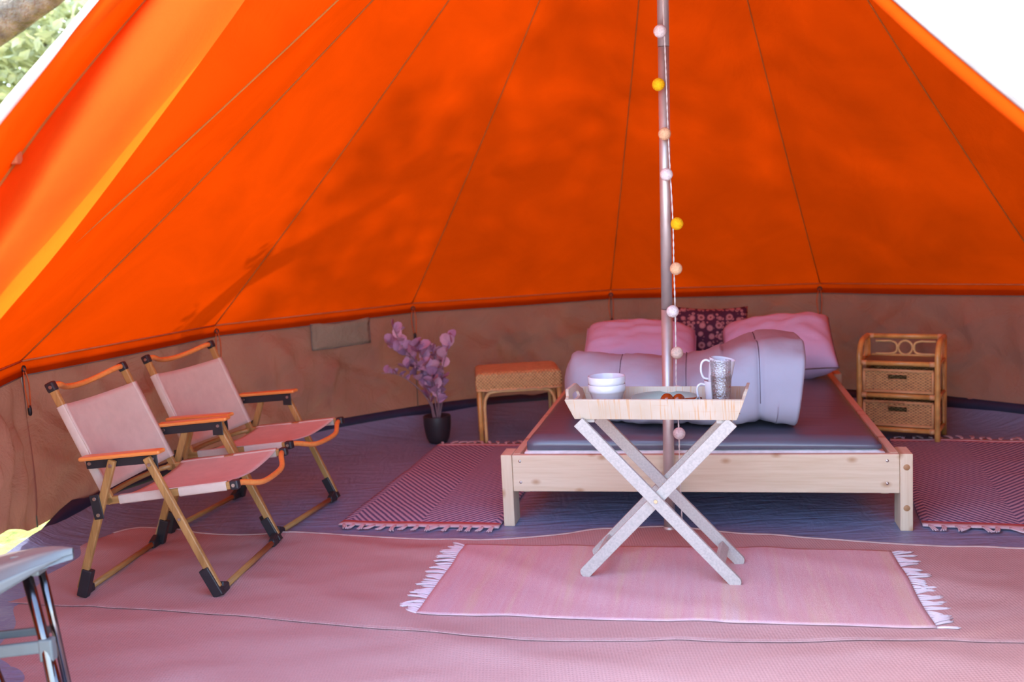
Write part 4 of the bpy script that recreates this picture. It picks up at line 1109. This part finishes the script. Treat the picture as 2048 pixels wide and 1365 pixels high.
# ------------------------------------------------------------------ trees outside
def leaves(mb, c, r, n, sz, squash=1.0):
    c = Vector(c)
    for _ in range(n):
        d = Vector((random.gauss(0, 1), random.gauss(0, 1), random.gauss(0, 1) * squash)); d = d.normalized() * r * random.random() ** .4
        d.z *= squash
        p = c + d; a = Vector((random.gauss(0, 1), random.gauss(0, 1), random.gauss(0, .6))).normalized(); b = a.cross(Vector((random.random(), random.random(), 1))).normalized()
        s_ = sz * random.uniform(.6, 1.3); n_ = a.cross(b) * s_ * .18
        mb.add([p - a * s_, p - b * s_ * .5 + n_, p + a * s_, p + b * s_ * .5 + n_], [(0, 1, 2, 3)])
def tree(name, loc, trunk, branches, crowns, mat, label, sz):
    t = tag(empty(name, loc), label, 'tree', 'trees outside the tent')
    MB().tube(spline(trunk, 14), [lerp(.19, .12, i / 14) * (1 + .1 * nz(i, 1)) for i in range(15)], 12).build('trunk', M['bark'], t)
    for b, r0, r1 in branches:
        P = spline(b, 14); MB().tube(P, [lerp(r0, r1, i / 14) * (1 + .18 * nz(i * .9, r0 * 50)) for i in range(15)], 12).build('branch', M['bark'], t)
    mb = MB()
    for c, r, n, sq in crowns: leaves(mb, c, r, n, sz, sq)
    mb.build('foliage', mat, t)['kind'] = 'stuff'
L0 = Vector((-4.0, 5.1, -.03))
rel = lambda x, y, z: Vector((x, y, z)) - L0
tree('orchard_tree', L0, [rel(-4.0, 5.1, -.03), rel(-3.95, 5.08, .6), rel(-3.8, 5.05, 1.25)],
     [([rel(-3.8, 5.05, 1.2), rel(-3.1, 5.0, 1.87), rel(-2.497, 5.0, 2.31), rel(-2.2, 5.0, 2.46), rel(-1.95, 5.1, 2.75), rel(-1.7, 5.2, 3.2)], .125, .03),
      ([rel(-3.8, 5.05, 1.2), rel(-4.2, 5.2, 2.2), rel(-4.6, 5.3, 3.4)], .12, .05)],
     [(rel(-1.6, 5.4, 3.6), .3, 60, .8), (rel(-2.62, 4.95, 2.62), .12, 16, 1), (rel(-2.1, 4.95, 2.52), .14, 22, 1), (rel(-4.6, 5.3, 3.6), 1.0, 900, .8)],
     M['leaf'], 'orchard tree with a thick branch crossing the top left corner', .055)
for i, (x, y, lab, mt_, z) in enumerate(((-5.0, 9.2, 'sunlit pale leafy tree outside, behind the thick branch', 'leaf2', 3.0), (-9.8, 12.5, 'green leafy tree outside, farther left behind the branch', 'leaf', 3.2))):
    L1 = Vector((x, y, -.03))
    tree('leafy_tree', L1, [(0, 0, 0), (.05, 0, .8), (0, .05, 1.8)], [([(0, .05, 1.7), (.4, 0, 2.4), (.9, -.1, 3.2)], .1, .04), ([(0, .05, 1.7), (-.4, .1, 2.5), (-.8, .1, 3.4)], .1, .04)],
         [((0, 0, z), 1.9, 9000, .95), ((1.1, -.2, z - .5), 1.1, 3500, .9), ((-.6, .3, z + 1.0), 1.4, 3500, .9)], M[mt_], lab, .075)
L2 = Vector((-5.7, 7.2, -.03))
tree('tall_tree', L2, [(0, 0, 0), (.1, 0, 2.4), (.2, -.1, 5.0)], [([(.2, -.1, 4.8), (.8, -.3, 6.2), (1.4, -.4, 7.6)], .12, .04), ([(.2, -.1, 4.8), (1.4, .1, 6.0), (2.6, .1, 7.2)], .1, .03)],
     [((1.25, -.55, 7.9), 1.0, 620, .8), ((2.2, .05, 7.5), .95, 560, .8), ((3.2, .1, 7.2), .9, 520, .7), ((.7, -.1, 7.3), .9, 500, .8), ((2.9, -.7, 8.1), 1.0, 360, .8), ((4.2, -.3, 7.4), .95, 480, .8), ((1.6, -1.2, 8.9), .5, 60, .9)], M['leaf'], 'tall tree behind the tent that shades the back of the roof', .095)
# low bushes behind the hitched-up wall foot
bs = tag(empty('bush', (-2.85, 4.45, -.03)), 'green bush outside, seen under the raised left tent wall', 'bush')
mb = MB(); leaves(mb, (0, 0, .16), .6, 1300, .05, .3); mb.build('foliage', M['leaf'], bs)['kind'] = 'stuff'
mb = MB()
for i in range(7): a = i * .9; mb.tube([(0, 0, 0), (.12 * math.cos(a), .12 * math.sin(a), .1), (.3 * math.cos(a), .3 * math.sin(a), .2)], .008, 5)
mb.build('stems', M['bark'], bs)
